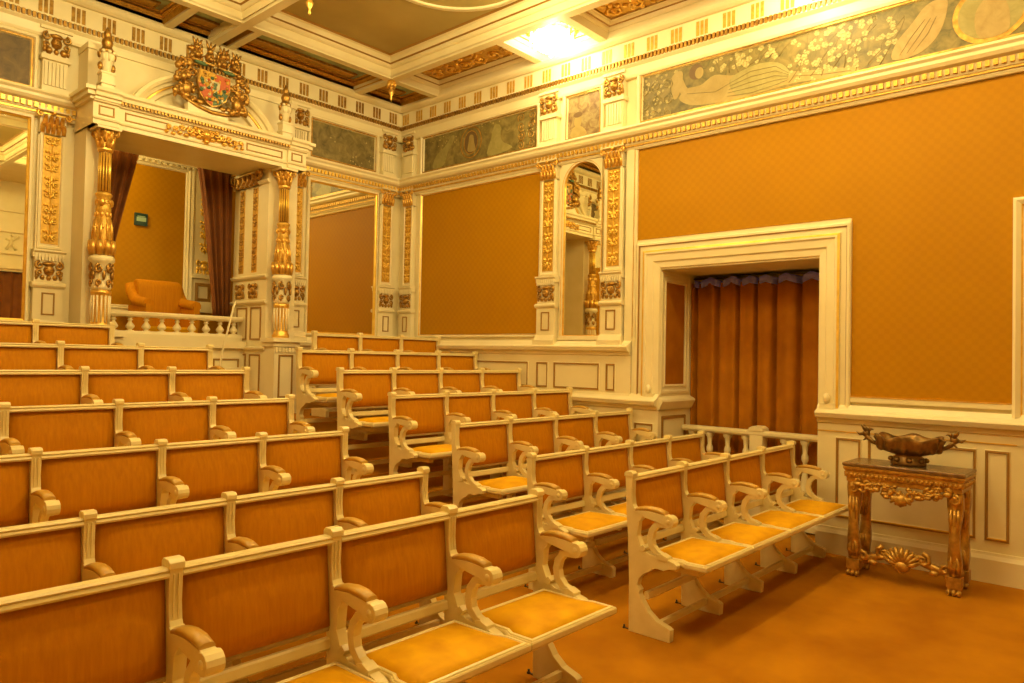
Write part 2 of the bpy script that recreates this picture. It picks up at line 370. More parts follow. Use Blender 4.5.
struct(cornice(TB, XL, 2.36).build('trim_3', ['cream', 'goldb'])); struct(cornice(TB, 4.60, XR).build('trim_4', ['cream', 'goldb']))
struct(frieze(TR, YF, 7.88, .06).build('trim_5', ['cream', 'goldd', 'goldpanel'])); struct(frieze(TB, XL, XR, .115).build('trim_6', ['cream', 'goldd', 'goldd']))

# dado on both walls
def dado(T, a, b, v0, v1, panels, proj=.05, plinth=.2, top=True):
    mb = MB(); mb.box((a, v0, 0), (b, v1, proj), 0, T)
    pr = [(v1 - .10, proj), (v1 - .09, proj + .02), (v1 - .06, proj + .03), (v1 - .045, proj + .07), (v1 - .01, proj + .085), (v1, proj + .08), (v1 + .02, proj + .03), (v1 + .06, .035), (v1 + .06, 0), (v1 - .1, 0)]
    if top: mb.prism([(n, v) for v, n in pr], a, b, lambda n, v, u: T(u, v, n))
    for (u0, u1, w0, w1) in panels:
        mb.frame(T, u0, u1, w0, w1, [(0, proj), (.004, proj + .012), (.018, proj + .014), (.024, proj + .004), (.034, proj + .002)], 0, [0, 1, 1, 0])
        if w0 < .4: mb.box((u0 + .02, w0 + .018, proj), (u1 - .02, w0 + .026, proj + .014), 2, T)
    if plinth: 
        mb.prism([(0, v0), (proj + .035, v0), (proj + .035, v0 + plinth - .05), (proj + .02, v0 + plinth - .02), (proj + .015, v0 + plinth), (0, v0 + plinth)], a, b, lambda n, v, u: T(u, v, n))
    return mb
struct(dado(TR, .80, 2.21, 0, 1.18, [(1.86, 2.06, .30, .97), (1.05, 1.81, .30, .97), (.84, 1.0, .30, .97)], .03, .22).build('trim_7', ['cream', 'line', 'goldb']))
t = MB(); t.box((.80, 1.015, .03), (2.21, 1.022, .040), 0, TR); struct(t.build('trim_8', 'goldb'))
struct(dado(TR, YF, .80, 0, 1.18, [(.2, .74, .30, .97), (-.9, .1, .30, .97)], .03, .22).build('trim_9', ['cream', 'line', 'goldb']))
struct(dado(TR, 3.75, 7.86, 0, 1.18, [(3.80, 4.02, .3, .95)], .05, .22).build('trim_10', ['cream', 'line', 'goldb']))
struct(dado(TR, 4.08, 7.86, 1.2, 1.72, [(4.26, 4.38, 1.25, 1.54), (4.46, 5.08, 1.25, 1.54), (5.16, 5.33, 1.25, 1.54), (5.45, 6.6, 1.25, 1.54)], .05, .03).build('trim_11', ['cream', 'line', 'goldb']))
struct(dado(TB, 4.62, XR, .9, 1.72, [(4.95, 5.9, 1.1, 1.54)], .05, .15).build('trim_12', ['cream', 'line', 'goldb']))
struct(dado(TB, XL, 2.36, .9, 1.72, [(.9, 1.9, 1.1, 1.54)], .05, .15).build('trim_13', ['cream', 'line', 'goldb']))
t = MB(); t.box((4.08, 1.18, 0), (4.17, 3.76, .04), 0, TR); t.box((4.03, 1.2, 0), (4.09, 1.80, .034), 0, TR)
struct(t.build('trim_14', 'cream'))

# ------------------------------------------------------------------ the curtained doorway on the right
d = MB()
cas = [(-.27, 0), (-.27, .035), (-.258, .048), (-.24, .048), (-.23, .03), (-.19, .03), (-.185, .055), (-.165, .06), (-.15, .06), (-.14, .045), (-.075, .04), (-.065, .025), (-.01, .02), (0, .0), (0, -.05)]
def casing(mb, u0, u1, v0, v1, prof, mis):
    R = []
    for i, n in prof:
        R.append([TR(u0 + i, v0, n), TR(u0 + i, v1 - i, n), TR(u1 - i, v1 - i, n), TR(u1 - i, v0, n)])
    for k in range(len(R) - 1): mb.loft([R[k], R[k + 1]], False, False, mis[k], False)
casing(d, 2.222, 3.765, 1.21, 2.50, cas, [0, 0, 0, 1, 0, 0, 2, 0, 0, 0, 0, 0, 0, 0])
door = struct(d.build('door_1', ['cream', 'line', 'goldb'], None, 0, (XR, 2.98, 1.2)))
d = MB()
for u in (2.13, 3.86): d.sph((u, 1.29, .06), (.028, .05, .025), 8, 5, 0, TR); d.box((u - .06, 1.2, 0), (u + .06, 1.25, .065), 0, TR)
part(d, 'rosette', 'cream', door)
# reveal (jamb facing the camera) with its panel, pedestal and rail
TJ = TY(3.77)
d = MB()
d.frame(TJ, 6.425, 7.02, 1.24, 2.47, [(0, 0), (.01, .012), (.03, .014), (.045, .004), (.07, .004), (.08, .012), (.09, .012), (.1, .003)], 0)
d.box((6.52, 1.34, 0), (6.90, 2.37, .004), 1, TJ)
d.prism([(0, 1.08), (.03, 1.09), (.05, 1.13), (.07, 1.17), (.06, 1.19), (0, 1.22)], 6.37, 7.04, lambda n, v, u: TJ(u, v, n))
d.frame(TJ, 6.47, 6.96, .3, 1.02, [(0, 0), (.01, .012), (.025, .012), (.035, .002)], 2)
d.prism([(0, 0), (.03, 0), (.03, .18), (.0, .22)], 6.37, 7.04, lambda n, v, u: TJ(u, v, n))
part(d, 'reveal', ['cream', 'curtain', 'line'], door)

def sh(t, s, u, v, n):
    return u, v + (.018 * sin(t * 23) + .012 * sin(t * 41 + 1)) * (1 if s == 0 else 0) + (0), n
cur = thing('door_curtain', 'long tobacco brown curtain closing the doorway on the right-hand wall', 'curtain', (7.07, 2.98, .01))
TCu = TX(7.07)
def pleats(t, s):
    a = (t * 7.3 + .12 * sin(t * 11)) % 1.0; w_ = .07 + .03 * s
    return .012 * sin(t * 40 + 1.5 * s) + .016 * sin(2 * pi * a) - .075 * math.exp(-((min(a, 1 - a)) / w_) ** 2)
part(drape(TCu, 2.215, 3.765, .015, 2.40, 0, 7.5, 260, 10, 0, lambda t, s, u, v, n: (u, v, pleats(t, s)), .012, 3), 'cloth', 'curtain', cur)
def sh2(t, s, u, v, n):
    a = (t * 7.3 + .12 * sin(t * 11)) % 1.0; w = .030 * (.5 - abs(a - .5)) * 2 - .02 + .006 * sin(t * 37)
    return u, v + w, pleats(t, 0) + .016 + .01 * sin(pi * s)
part(drape(TCu, 2.22, 3.72, 2.375, 2.45, 0, 7.5, 260, 4, 0, sh2, .02, 3), 'heading', 'violet', cur, 'violet gathered heading band')
r = MB(); r.tube([(7.10, 2.215, 2.455), (7.10, 3.765, 2.455)], .012, 8); part(r, 'rod', 'steel', cur)

def baluster_prof(h):
    return [(.030, 0), (.030, .03 * h), (.016, .06 * h), (.016, .10 * h), (.034, .24 * h), (.036, .34 * h), (.026, .48 * h), (.014, .62 * h), (.013, .72 * h), (.022, .76 * h), (.022, .80 * h), (.014, .84 * h), (.018, .93 * h), (.03, .97 * h), (.03, h)]
def balustrade(name, label, ax, a, b, c, z0, zrail, n, posts, mat_rail='cream'):
    """Run of turned balusters along axis 'x' or 'y' at the other coordinate c."""
    P = (lambda u, w, z: (u, c + w, z)) if ax == 'x' else (lambda u, w, z: (c + w, u, z))
    mid = (a + b) / 2; root = thing(name, label, 'balustrade', P(mid, 0, z0))
    mb = MB(); mb.prism([(-.05, zrail - .055), (.05, zrail - .055), (.065, zrail - .035), (.065, zrail - .012), (.045, zrail), (-.045, zrail), (-.065, zrail - .012), (-.065, zrail - .035)], a, b, lambda q, z, u: P(u, q, z))
    part(mb, 'handrail', mat_rail, root)
    mb = MB(); mb.prism([(-.06, z0), (.06, z0), (.06, z0 + .05), (.045, z0 + .08), (-.045, z0 + .08), (-.06, z0 + .05)], a, b, lambda q, z, u: P(u, q, z)); part(mb, 'base_rail', 'cream', root)
    h = zrail - .055 - z0 - .08
    for u in posts:
        mb = MB(); mb.box(P(u - .065, -.06, z0), P(u + .065, .06, zrail + .005)); mb.prism([(-.075, zrail), (.075, zrail), (.07, zrail + .025), (.035, zrail + .045), (-.035, zrail + .045), (-.07, zrail + .025)], -.07, .07, lambda q, z, w_: P(u + q, w_, z))
        part(mb, 'newel_post', 'cream', root)
    for i in range(n):
        u = a + (b - a) * (i + .5) / n
        if any(abs(u - q) < .09 for q in posts): continue
        mb = MB(); q = P(u, 0, z0 + .08); mb.lathe(q, [(r_ * min(1.5, max(1.25, h * 2.2)), z_) for r_, z_ in baluster_prof(h)], 12); mb.box((q[0] - .03, q[1] - .03, q[2]), (q[0] + .03, q[1] + .03, q[2] + .05 * h)); mb.box((q[0] - .03, q[1] - .03, q[2] + .95 * h), (q[0] + .03, q[1] + .03, q[2] + h))
        part(mb, 'baluster', 'cream', root)
    return root
balustrade('balustrade', 'cream balustrade with square post in front of the brown doorway curtain', 'y', 2.22, 3.76, 6.93, .02, .915, 8, [2.96])
balustrade('balustrade', 'cream balustrade across the front of the curtained royal box', 'x', 2.61, 4.24, 8.1, 1.70, 1.985, 10, [])

# second opening on the right wall, only its far casing in view
d = MB()
R = []
for i, n in [(-.0, 0), (0, .05), (.02, .06), (.05, .045), (.06, .03), (.13, .03), (.14, .05), (.2, .05), (.22, .01)]:
    R.append([TR(-1.4 + i, 1.22, n), TR(-1.4 + i, 2.82 - i, n), TR(.83 - i, 2.82 - i, n), TR(.83 - i, 1.22, n)])
for k in range(len(R) - 1): d.loft([R[k], R[k + 1]], False, False, 1 if k in (3,) else 0, False)
d.box((-1.2, 1.22, 0), (.63, 2.62, .02), 0, TR)
struct(d.build('door_2', ['cream', 'gold'], None, 0, (XR, -.3, 1.2)))

# ------------------------------------------------------------------ ceiling
c = MB(); c.box((XL - .2, YF - .2, ZC), (XR + .2, YB + .2, ZC + .15))
ceiling = struct(c.build('ceiling', 'cream', None, 0, (2.5, 3, ZC)))
BX = [-.95, 1.39, 3.655, 5.56]; BY = [7.05, 5.30, 4.42, 2.68, 1.82, .1]
b = MB()
for x in (1.39, 3.655, 5.56): b.box((x - .05, YF, 4.925), (x + .05, YB, ZC)); b.box((x - .065, YF, 4.965), (x + .065, YB, 5.0))
for x, y0 in ((3.16, 7.05), (3.84, 7.05)): b.box((x - .04, y0, 4.934), (x + .04, YB, ZC))
b.box((XL, 7.0, 4.928), (XR, 7.1, ZC)); b.box((XL, 6.985, 4.967), (XR, 7.115, 5.002))
for y in BY[1:]:
    b.box((5.56, y - .05, 4.931), (XR, y + .05, ZC)); b.box((XL, y - .05, 4.931), (1.39, y + .05, ZC))
b.box((1.39, 2.6, 4.937), (5.56, 2.72, ZC)); b.box((1.39, .04, 4.937), (5.56, .16, ZC))
part(b, 'beam', 'cream', ceiling)
def coffer(x0, x1, y0, y1, matp, steps, kind, depth=.17):
    """Recessed panel: stepped mouldings rise from the beams to the panel."""
    T = TC(5.0); mb = MB()
    pr = [(0, .05), (0, -.03), (.015, -.03), (.03, -.045), (.03, -.075), (.05, -.085), (.06, -.11), (.06, -depth + .03), (.085, -depth + .02), (.1, -depth)] if steps == 1 else \
         [(0, .05), (0, -.01), (.015, -.01), (.03, -.03), (.035, -.045), (.055, -.05), (.072, -.07), (.075, -.08), (.088, -.085), (.095, -depth)]
    if steps == 3: pr = [(0, .05), (0, -.02), (.012, -.02), (.02, -.035), (.03, -.035), (.03, -.055), (.045, -.06), (.05, -depth)]
    mb.frame(T, x0, x1, y0, y1, pr, 0, [0, 0, 0, 0, 1, 0, 0, 0, 1][:len(pr) - 1])
    i = pr[-1][0]
    if kind != 'coved': part(mb, 'moulding', ['cream', 'line'], ceiling)
    else: part(mb, 'moulding', ['goldpanel', 'goldd'], ceiling, 'gilt brown coved moulding')
    mb = MB(); mb.box((x0 + i - .01, y0 + i - .01, 5.0 + depth), (x1 - i + .01, y1 - i + .01, 5.0 + depth + .02)); z = 5.0 + depth
    part(mb, 'coffer_panel', matp, ceiling)
    if kind == 'coved':
        mb = MB(); mb.box((x0 + .13, y0 + .40, z - .012), (x1 - .13, y1 - .07, z + .005)); mb.frame(TC(z), x0 + .115, x1 - .115, y0 + .385, y1 - .055, [(0, 0), (.005, .02), (.02, .02), (.025, .01)], 1); part(mb, 'painted_field', ['goldpanel', 'goldd'], ceiling)
    if kind == 'gilt':
        mb = MB(); T2 = TC(z); u0, u1, v0, v1 = x0 + i + .02, x1 - i - .02, y0 + i + .02, y1 - i - .02
        nv = max(1, int((v1 - v0) / .2)); nu = max(1, int((u1 - u0) / .2)); r2 = random.Random(int(x0 * 10 + y0 * 7))
        for a in range(nu):
            for q in range(nv):
                u = u0 + (u1 - u0) * (a + .5) / nu; v = v0 + (v1 - v0) * (q + .5) / nv; hd = 1 if (a + q) % 2 else -1
                spiral(mb, T2, u, v, .095, .016, .012, 1.6, r2.uniform(0, 6), hd, 0, 13)
                mb.sph((u, v, .01), .026, 7, 4, 0, T2)
                for k in range(3):
                    an = r2.uniform(0, 6.28); mb.sph((u + .1 * cos(an), v + .1 * sin(an), .006), (.034, .03, .02), 6, 4, 0, T2)
        part(mb, 'gilt_scrollwork', 'gold', ceiling)
    return z
for xa, xb in ((5.62, 6.28), (.67, 1.33)):
    for y0, y1, k in ((5.36, 6.98, 'gilt'), (4.48, 5.24, 'gilt'), (2.74, 4.36, 'gilt'), (1.88, 2.62, 'gilt'), (.16, 1.76, 'gilt')):
        coffer(xa, xb, y0, y1, 'goldpanel', 2, k, .10)
for x0, x1 in ((5.62, 6.28), (3.89, 5.50), (3.21, 3.79), (1.45, 3.11), (.2, 1.33)): coffer(x0, x1, 7.115, 7.74, 'pMint', 3, 'coved', .07)
for x0, x1 in ((3.726, 5.49), (1.462, 3.582)):
    for y0, y1 in ((2.727, 6.98), (.168, 2.592)): coffer(x0, x1, y0, y1, 'olive', 1, 'plain')
def ring(x, y, R, z):
    mb = MB(); prof = [(R - .03, 0), (R - .03, -.015), (R - .01, -.022), (R, -.014), (R + .02, -.024), (R + .035, -.014), (R + .035, 0)]
    mb.loft([[(x + r * cos(2 * pi * i / 64), y + r * sin(2 * pi * i / 64), z + q) for i in range(64)] for r, q in prof], True, False); return mb
b = MB(); b.box((XL, 7.74, 4.955), (XR, YB, 5.0)); b.box((XL, 7.115, 4.999), (1.39, 7.74, 5.0)); part(b, 'gilt_soffit', 'goldpanel', ceiling)
part(ring(4.6, 4.93, .74, 5.17), 'ring_moulding', 'cream', ceiling); part(ring(2.52, 4.93, .80, 5.17), 'ring_moulding', 'cream', ceiling)
b = MB()    # stepped inner frame of the left coffer
b.frame(TC(5.17), 1.7, 3.42, 3.0, 6.80, [(0, 0), (0, .04), (.03, .045), (.05, .02), (.09, .02), (.1, .05), (.13, .05), (.14, 0)], 0); part(b, 'inner_frame', 'cream', ceiling)
for k, (x, y, lab) in enumerate(((5.56, 7.05, 'small gilt pendant boss under the ceiling beam crossing nearest the corner'), (3.65, 5.85, 'small gilt pendant boss under the ceiling beam at the top of the photo'))):
    t_ = thing('pendant_boss', lab, 'ceiling ornament', (x, y, 4.68), 'gilt ceiling bosses')
    mb = MB(); mb.lathe((x, y, 4.68), [(.003, 0), (.016, .02), (.008, .05), (.03, .09), (.034, .12), (.016, .15), (.02, .17), (.045, .2), (.05, .245)], 12); part(mb, 'drop', 'gold', t_)
    mb = MB()
    for q in range(6): mb.sph((x + .045 * cos(q * pi / 3), y + .045 * sin(q * pi / 3), 4.875), (.022, .022, .035), 6, 4)
    part(mb, 'leaf_cup', 'gold', t_)

def ceiling_lamp(x, y, label, power):
    z = 5.10; t_ = thing('ceiling_light', label, 'ceiling light', (x, y, 4.77), 'crystal ceiling lights')
    mb = MB(); mb.lathe((x, y, z), [(.27, 0), (.27, -.03), (.24, -.05), (.22, -.045), (.2, -.07), (.17, -.08), (.12, -.08)], 24)
    for q in range(16): mb.sph((x + .25 * cos(q * pi / 8), y + .25 * sin(q * pi / 8), z - .045), (.04, .04, .025), 6, 4)
    part(mb, 'gilt_rose', 'gold', t_)
    mb = MB(); mb.lathe((x, y, z), [(.12, -.085), (.19, -.10), (.205, -.14), (.18, -.2), (.12, -.245), (.05, -.275), (.012, -.30)], 20); part(mb, 'glass_bowl', 'glass', t_)
    for q in range(12):
        mb = MB(); a = q * pi / 6; cx_, cy_ = x + .225 * cos(a), y + .225 * sin(a)
        mb.lathe((cx_, cy_, z - .20), [(.002, 0), (.013, .02), (.003, .04), (.012, .058), (.003, .075), (.011, .092), (.003, .115)], 6); part(mb, 'crystal_drop', 'glass', t_)
    mb = MB(); mb.sph((x, y, z - .315), .018, 8, 5); part(mb, 'finial', 'glass', t_)
    l = bpy.data.lights.new('lamp_light', 'POINT'); l.energy = power; l.color = LC; l.shadow_soft_size = .08
    o = bpy.data.objects.new('lamp_light', l); col.objects.link(o); o.location = (x, y, 4.68)
    return t_
LC = (1.0, .81, .38)
ceiling_lamp(5.95, 4.86, 'glaring crystal ceiling light in the coffer beside the right-hand wall', 10)
ceiling_lamp(5.95, 2.25, 'crystal ceiling light in the coffer above the big frieze painting', 10)
ceiling_lamp(1.0, 4.86, 'crystal ceiling light in the coffer over the seats on the left', 30)
ceiling_lamp(1.0, 2.25, 'crystal ceiling light in the near left coffer', 30)

# ------------------------------------------------------------------ pilasters
def pilaster(T, u0, u1, label, base=(3, 3, 1.72), foot=1.72):
    um = (u0 + u1) / 2; w_ = u1 - u0; T0 = T; T = lambda u, v, n: T0(u, v, n + .002)
    root = thing('pilaster', label, 'pilaster', T(um, foot, .03), 'gilt pilasters of the hall')
    m = MB(); m.box((u0 - .02, foot, 0), (u1 + .02, foot + .06, .11), 0, T); m.prism([(0, foot + .06), (.1, foot + .06), (.075, foot + .12), (0, foot + .12)], u0 - .01, u1 + .01, lambda n, v, u: T(u, v, n))
    m.box((u0, foot + .12, 0), (u1, 2.15, .07), 0, T); m.frame(T, u0 + .07, u1 - .07, foot + .17, 2.10, [(0, .07), (.002, .08), (.012, .08), (.014, .071)], 1)
    m.prism([(0, 2.145), (.08, 2.145), (.095, 2.165), (.095, 2.18), (.07, 2.195), (0, 2.2)], u0 - .015, u1 + .015, lambda n, v, u: T(u, v, n)); part(m, 'pedestal', ['cream', 'line'], root)
    m = MB(); m.box((u0 + .005, 2.195, 0), (u1 - .005, 2.44, .065), 0, T); m.prism([(0, 2.43), (.075, 2.43), (.08, 2.47), (.1, 2.485), (.1, 2.5), (0, 2.505)], u0 - .01, u1 + .01, lambda n, v, u: T(u, v, n))
    for k in range(9): u = u0 + w_ * (k + .5) / 9; m.box((u - .009, 2.40, .06), (u + .009, 2.465, .085), 0, T)
    part(m, 'mask_block', 'cream', root)
    m = MB(); mask(m, T, um, 2.31, w_ * .95, .2, .065, .04); part(m, 'gilt_mask', 'goldd', root, 'dark gilt lion mask')
    m = MB(); m.box((u0 + .01, 2.5, 0), (u1 - .01, 3.58, .045), 0, T); m.frame(T, u0 + .02, u1 - .02, 2.51, 3.625, [(0, .045), (.004, .06), (.022, .062), (.03, .05), (.034, .046)], 0); part(m, 'shaft', 'cream', root)
    m = MB(); m.box((u0 + .052, 2.56, .04), (u1 - .052, 3.58, .05), 0, T); relief(m, T, u0 + .056, u1 - .056, 2.57, 3.57, .05, .022, 1); part(m, 'gilt_panel', ['goldpanel', 'goldb'], root, 'gilded scroll relief panel')
    m = MB(); flat_capital(m, T, u0 + .015, u1 - .015, 3.60, 3.83, .06, .035); part(m, 'capital', ['gold', 'cream'], root, 'gilded leafy capital')
    m = MB(); m.box((u0 + .01, 3.97, 0), (u1 - .01, 4.03, .09), 0, T); m.box((u0 + .02, 4.03, 0), (u1 - .02, 4.29, .06), 0, T)
    for k in range(6): u = u0 + .03 + (w_ - .06) * (k + .5) / 6; m.box((u - .012, 4.05, .05), (u + .012, 4.27, .075), 0, T)
    m.box((u0, 4.29, 0), (u1, 4.33, .09), 0, T); m.box((u0 + .02, 4.33, 0), (u1 - .02, 4.57, .065), 0, T); m.box((u0 - .01, 4.57, 0), (u1 + .01, 4.60, .09), 0, T); part(m, 'upper_shaft', 'cream', root)
    m = MB(); mask(m, T, um, 4.455, w_ * .95, .22, .07, .045)
    for sg in (-1, 1): m.sph((um + sg * w_ * .25, 4.38, .07), (.035, .04, .03), 6, 4, 0, T)
    part(m, 'upper_mask', 'goldd', root, 'dark gilt mask'); return root
pilaster(TR, 5.07, 5.33, 'gilt pilaster on the far side of the arched mirror')
pilaster(TR, 4.19, 4.45, 'gilt pilaster between the arched mirror and the doorway')
pilaster(TR, 7.53, 7.76, 'narrow gilt pilaster on the right-hand wall at the corner')
pilaster(TB, 6.03, 6.27, 'gilt pilaster on the far wall at the corner, right of the tall mirror')
pilaster(TB, 4.66, 4.91, 'gilt pilaster on the far wall behind the right column of the royal box')
pilaster(TB, 2.05, 2.30, 'gilt pilaster on the far wall left of the royal box')

# ------------------------------------------------------------------ frieze paintings
def painting(T, u0, u1, v0, v1, label, mats, figs=None, name='frieze_painting', gi=True):
    root = thing(name, label, 'painting', T((u0 + u1) / 2, v0 - .05, .02), 'painted frieze panels')
    m = MB(); m.frame(T, u0 - .06, u1 + .06, v0 - .05, v1 + .05, [(0, 0), (0, .045), (.012, .055), (.03, .055), (.04, .035), (.045, .042), (.058, .042), (.064, .02)], 0, [0, 0, 0, 0, 1, 1, 0]); part(m, 'frame', ['cream', 'goldd'], root)
    m = MB(); m.box((u0, v0, 0), (u1, v1, .02), 0, T)
    if figs: figs(m, T)
    part(m, 'canvas', mats, root); return root
def blob(m, T, poly, n, mi):     # smooth painted shape lying on the canvas
    P = []
    k = len(poly)
    for i in range(k):
        a, b_, c_, d_ = (Vector(poly[(i + q) % k]) for q in (-1, 0, 1, 2))
        for s in (0, .25, .5, .75):
            P.append(tuple(.5 * ((2 * b_) + (c_ - a) * s + (2 * a - 5 * b_ + 4 * c_ - d_) * s * s + (3 * b_ - a - 3 * c_ + d_) * s ** 3)))
    m.prism(P, .015, n, lambda p, q, nn: T(p, q, nn), mi)
def disc(m, T, u, v, ru, rv, n, mi, seg=28): m.prism([(u + ru * cos(2 * pi * i / seg), v + rv * sin(2 * pi * i / seg)) for i in range(seg)], .015, n, lambda p, q, nn: T(p, q, nn), mi)
def big_figs(m, T):
    blob(m, T, [(3.352, 4.253), (3.209, 4.315), (3.01, 4.266), (2.819, 4.31), (2.635, 4.282), (2.491, 4.174), (2.184, 4.115), (1.959, 4.075), (1.927, 4.03), (2.183, 4.035), (2.489, 4.06), (2.853, 4.04), (3.165, 4.04), (3.454, 4.08), (3.585, 4.17), (3.5, 4.249)], .0215, 1)
    blob(m, T, [(3.049, 4.238), (2.819, 4.31), (2.599, 4.279), (2.491, 4.156), (2.596, 4.075), (2.853, 4.045), (3.007, 4.09)], .0225, 2)
    blob(m, T, [(3.651, 4.185), (3.676, 4.389), (3.589, 4.447), (3.545, 4.397), (3.585, 4.21)], .0222, 1)
    disc(m, T, 3.405, 4.395, .075, .075, .0222, 3); disc(m, T, 3.37, 4.375, .045, .055, .0226, 1)
    blob(m, T, [(1.655, 4.06), (1.627, 4.185), (1.513, 4.313), (1.429, 4.415), (1.347, 4.452), (1.265, 4.427), (1.291, 4.248), (1.372, 4.115), (1.5, 4.05)], .0225, 4)
    disc(m, T, .98, 4.25, .25, .235, .024, 5, 40); disc(m, T, .98, 4.25, .215, .2, .026, 2, 40); blob(m, T, [(1.05, 4.07), (1.08, 4.25), (1.0, 4.37), (.9, 4.33), (.86, 4.2), (.88, 4.07)], .0275, 4)
    rb = random.Random(21)
    def bloom_at(u, v, r_):
        for q in range(5): an = q * 1.2566 + u * 9; disc(m, T, u + r_ * .6 * cos(an), v + r_ * .6 * sin(an), r_ * .5, r_ * .45, .0212 + .0002 * q, 8 if q % 2 else 7, 7)
    for k in range(16):
        u, v = 1.7 + 1.5 * (k + .5) / 16, 4.03 + rb.random() * .1 + (.22 if 1.7 + 1.5 * k / 16 > 2.45 else 0); pts = [(u, v, .0205)]
        for q in range(5): u -= rb.uniform(-.03, .09); v += rb.uniform(.04, .11); pts.append((u, min(v, 4.47), .0205))
        m.tube(pts, [.006, .006, .005, .004, .003, .002], 4, 9, T, .3)
    for k in range(170):
        u, v = rb.uniform(1.62, 3.3), rb.uniform(4.06, 4.47)
        if u > 2.5 and v < 4.33: continue
        bloom_at(u, v, rb.uniform(.014, .03))
    for k in range(40): bloom_at(rb.uniform(3.6, 3.98), rb.uniform(4.05, 4.47), rb.uniform(.01, .022))
    for k in range(5):       # long folds of the drapery and modelling of the figure
        q = k / 4; m.tube([(3.08 - .03 * q, 4.08 + .12 * q, .0228), (2.85, 4.06 + .2 * q, .0228), (2.62, 4.08 + .17 * q, .0228), (2.5, 4.10 + .06 * q, .0228)], [.002, .005, .004, .002], 4, 9, T, .3)
    m.tube([(3.5, 4.2, .0222), (3.2, 4.15, .0222), (3.05, 4.2, .0222)], [.002, .004, .002], 4, 9, T, .3); m.tube([(2.45, 4.12, .0222), (2.2, 4.075, .0222), (1.97, 4.05, .0222)], [.002, .004, .002], 4, 9, T, .3)
    blob(m, T, [(3.44, 4.1), (3.56, 4.2), (3.6, 4.34), (3.55, 4.36), (3.49, 4.25), (3.36, 4.2)], .0220, 1)
    for q in range(3): m.tube([(1.6 - .05 * q, 4.08, .0228), (1.52 - .06 * q, 4.2, .0228), (1.42 - .04 * q, 4.32, .0228)], [.002, .005, .002], 4, 9, T, .3)
    for k in range(9):
        a = k * .7; u = 3.74 + .26 * sin(a * 2.3); spiral(m, T, 3.72 + (k % 3) * .13, 4.05 + (k // 3) * .15, .065, .007, .022, 1.5, a, 1 if k % 2 else -1, 6, 12, 4)
painting(TR, .72, 4.00, 4.02, 4.49, 'long frieze painting with a reclining draped figure among blossoms', ['pBloom', 'pFlesh', 'pDrape', 'pHair', 'pFlesh2', 'goldd', 'pScroll', 'pPetal', 'pPetal2', 'pOchre'], big_figs)
painting(TR, -2.6, .50, 4.02, 4.49, 'long blossom frieze painting over the near part of the right-hand wall', ['pBloom'])
painting(TR, 4.53, 4.97, 4.01, 4.49, 'small square painting of a crowd above the arched mirror', ['pPeople', 'pFlesh', 'pHair'], lambda m, T: (disc(m, T, 4.83, 4.2, .05, .07, .0215, 1), disc(m, T, 4.83, 4.27, .06, .03, .022, 2), blob(m, T, [(4.92, 4.03), (4.9, 4.13), (4.82, 4.15), (4.74, 4.1), (4.72, 4.03)], .0212, 1)))
def far_figs(m, T):
    disc(m, T, 6.5, 4.27, .19, .2, .0215, 1, 36); disc(m, T, 6.5, 4.27, .172, .182, .023, 0, 36); disc(m, T, 6.5, 4.27, .125, .15, .0235, 1, 36); disc(m, T, 6.5, 4.27, .112, .137, .024, 2, 36)
    blob(m, T, [(6.55, 4.16), (6.54, 4.27), (6.52, 4.36), (6.46, 4.35), (6.44, 4.26), (6.42, 4.16)], .0245, 3)
    blob(m, T, [(7.2, 4.05), (7.15, 4.2), (6.98, 4.3), (6.85, 4.42), (6.8, 4.38), (6.92, 4.22), (7.0, 4.06)], .0212, 4); blob(m, T, [(6.2, 4.05), (6.15, 4.25), (6.1, 4.4), (6.0, 4.38), (5.98, 4.2), (5.8, 4.08)], .0212, 4)
    for k in range(8): spiral(m, T, 5.5 + (k % 2) * .16, 4.08 + (k // 2) * .11, .06, .007, .022, 1.5, k * .8, 1 if k % 2 else -1, 1, 12, 4)
painting(TR, 5.42, 7.38, 4.02, 4.48, 'long olive frieze painting with a dark portrait medallion', ['pOlive', 'goldd', 'pHair', 'pFlesh', 'pDrape'], far_figs)
painting(TB, 4.98, 5.94, 4.02, 4.48, 'dark olive frieze painting above the tall mirror', ['pOlive'])
painting(TB, .7, 1.98, 4.0, 4.45, 'dark brown frieze painting at the upper left of the far wall', ['pDark'])

# ------------------------------------------------------------------ mirrors
def tall_mirror(u0, u1, label):
    root = thing('wall_mirror', label, 'mirror', TB((u0 + u1) / 2, 1.8, .01), 'tall mirrors of the far wall')
    m = MB(); m.frame(TB, u0 - .03, u1 + .03, 1.80, 3.75, [(0, 0), (0, .03), (.01, .04), (.03, .04), (.035, .025), (.045, .02), (.05, .008)], 0, [0, 0, 0, 1, 1, 1]); part(m, 'frame', ['cream', 'goldb'], root)
    m = MB(); m.box((u0, 1.83, 0), (u1, 3.72, .008), 0, TB); part(m, 'glass', 'mirror', root)
tall_mirror(4.97, 6.0, 'tall wall mirror reflecting amber wall fabric right of the royal box')
tall_mirror(.95, 2.0, 'tall wall mirror at the left edge, reflecting the stage end')
root = thing('arched_mirror', 'narrow arched mirror between two gilt pilasters on the right-hand wall', 'mirror', TR(4.73, 1.79, .01))
def arch_pts(u0, u1, v0, vs, k=16):
    r = (u1 - u0) / 2; um = (u0 + u1) / 2
    return [(u0, v0), (u1, v0)] + [(um + r * cos(pi * i / k), vs + r * sin(pi * i / k)) for i in range(k + 1)]
m = MB(); m.prism(arch_pts(4.487, 5.003, 1.83, 3.48), 0, .006, lambda p, q, n: TR(p, q, n)); part(m, 'glass', 'mirror', root)
m = MB(); A = [arch_pts(4.492 - d_, 4.998 + d_, 1.84 - d_ * .6, 3.48) for d_ in (0, .0, .012, .018, .022)]
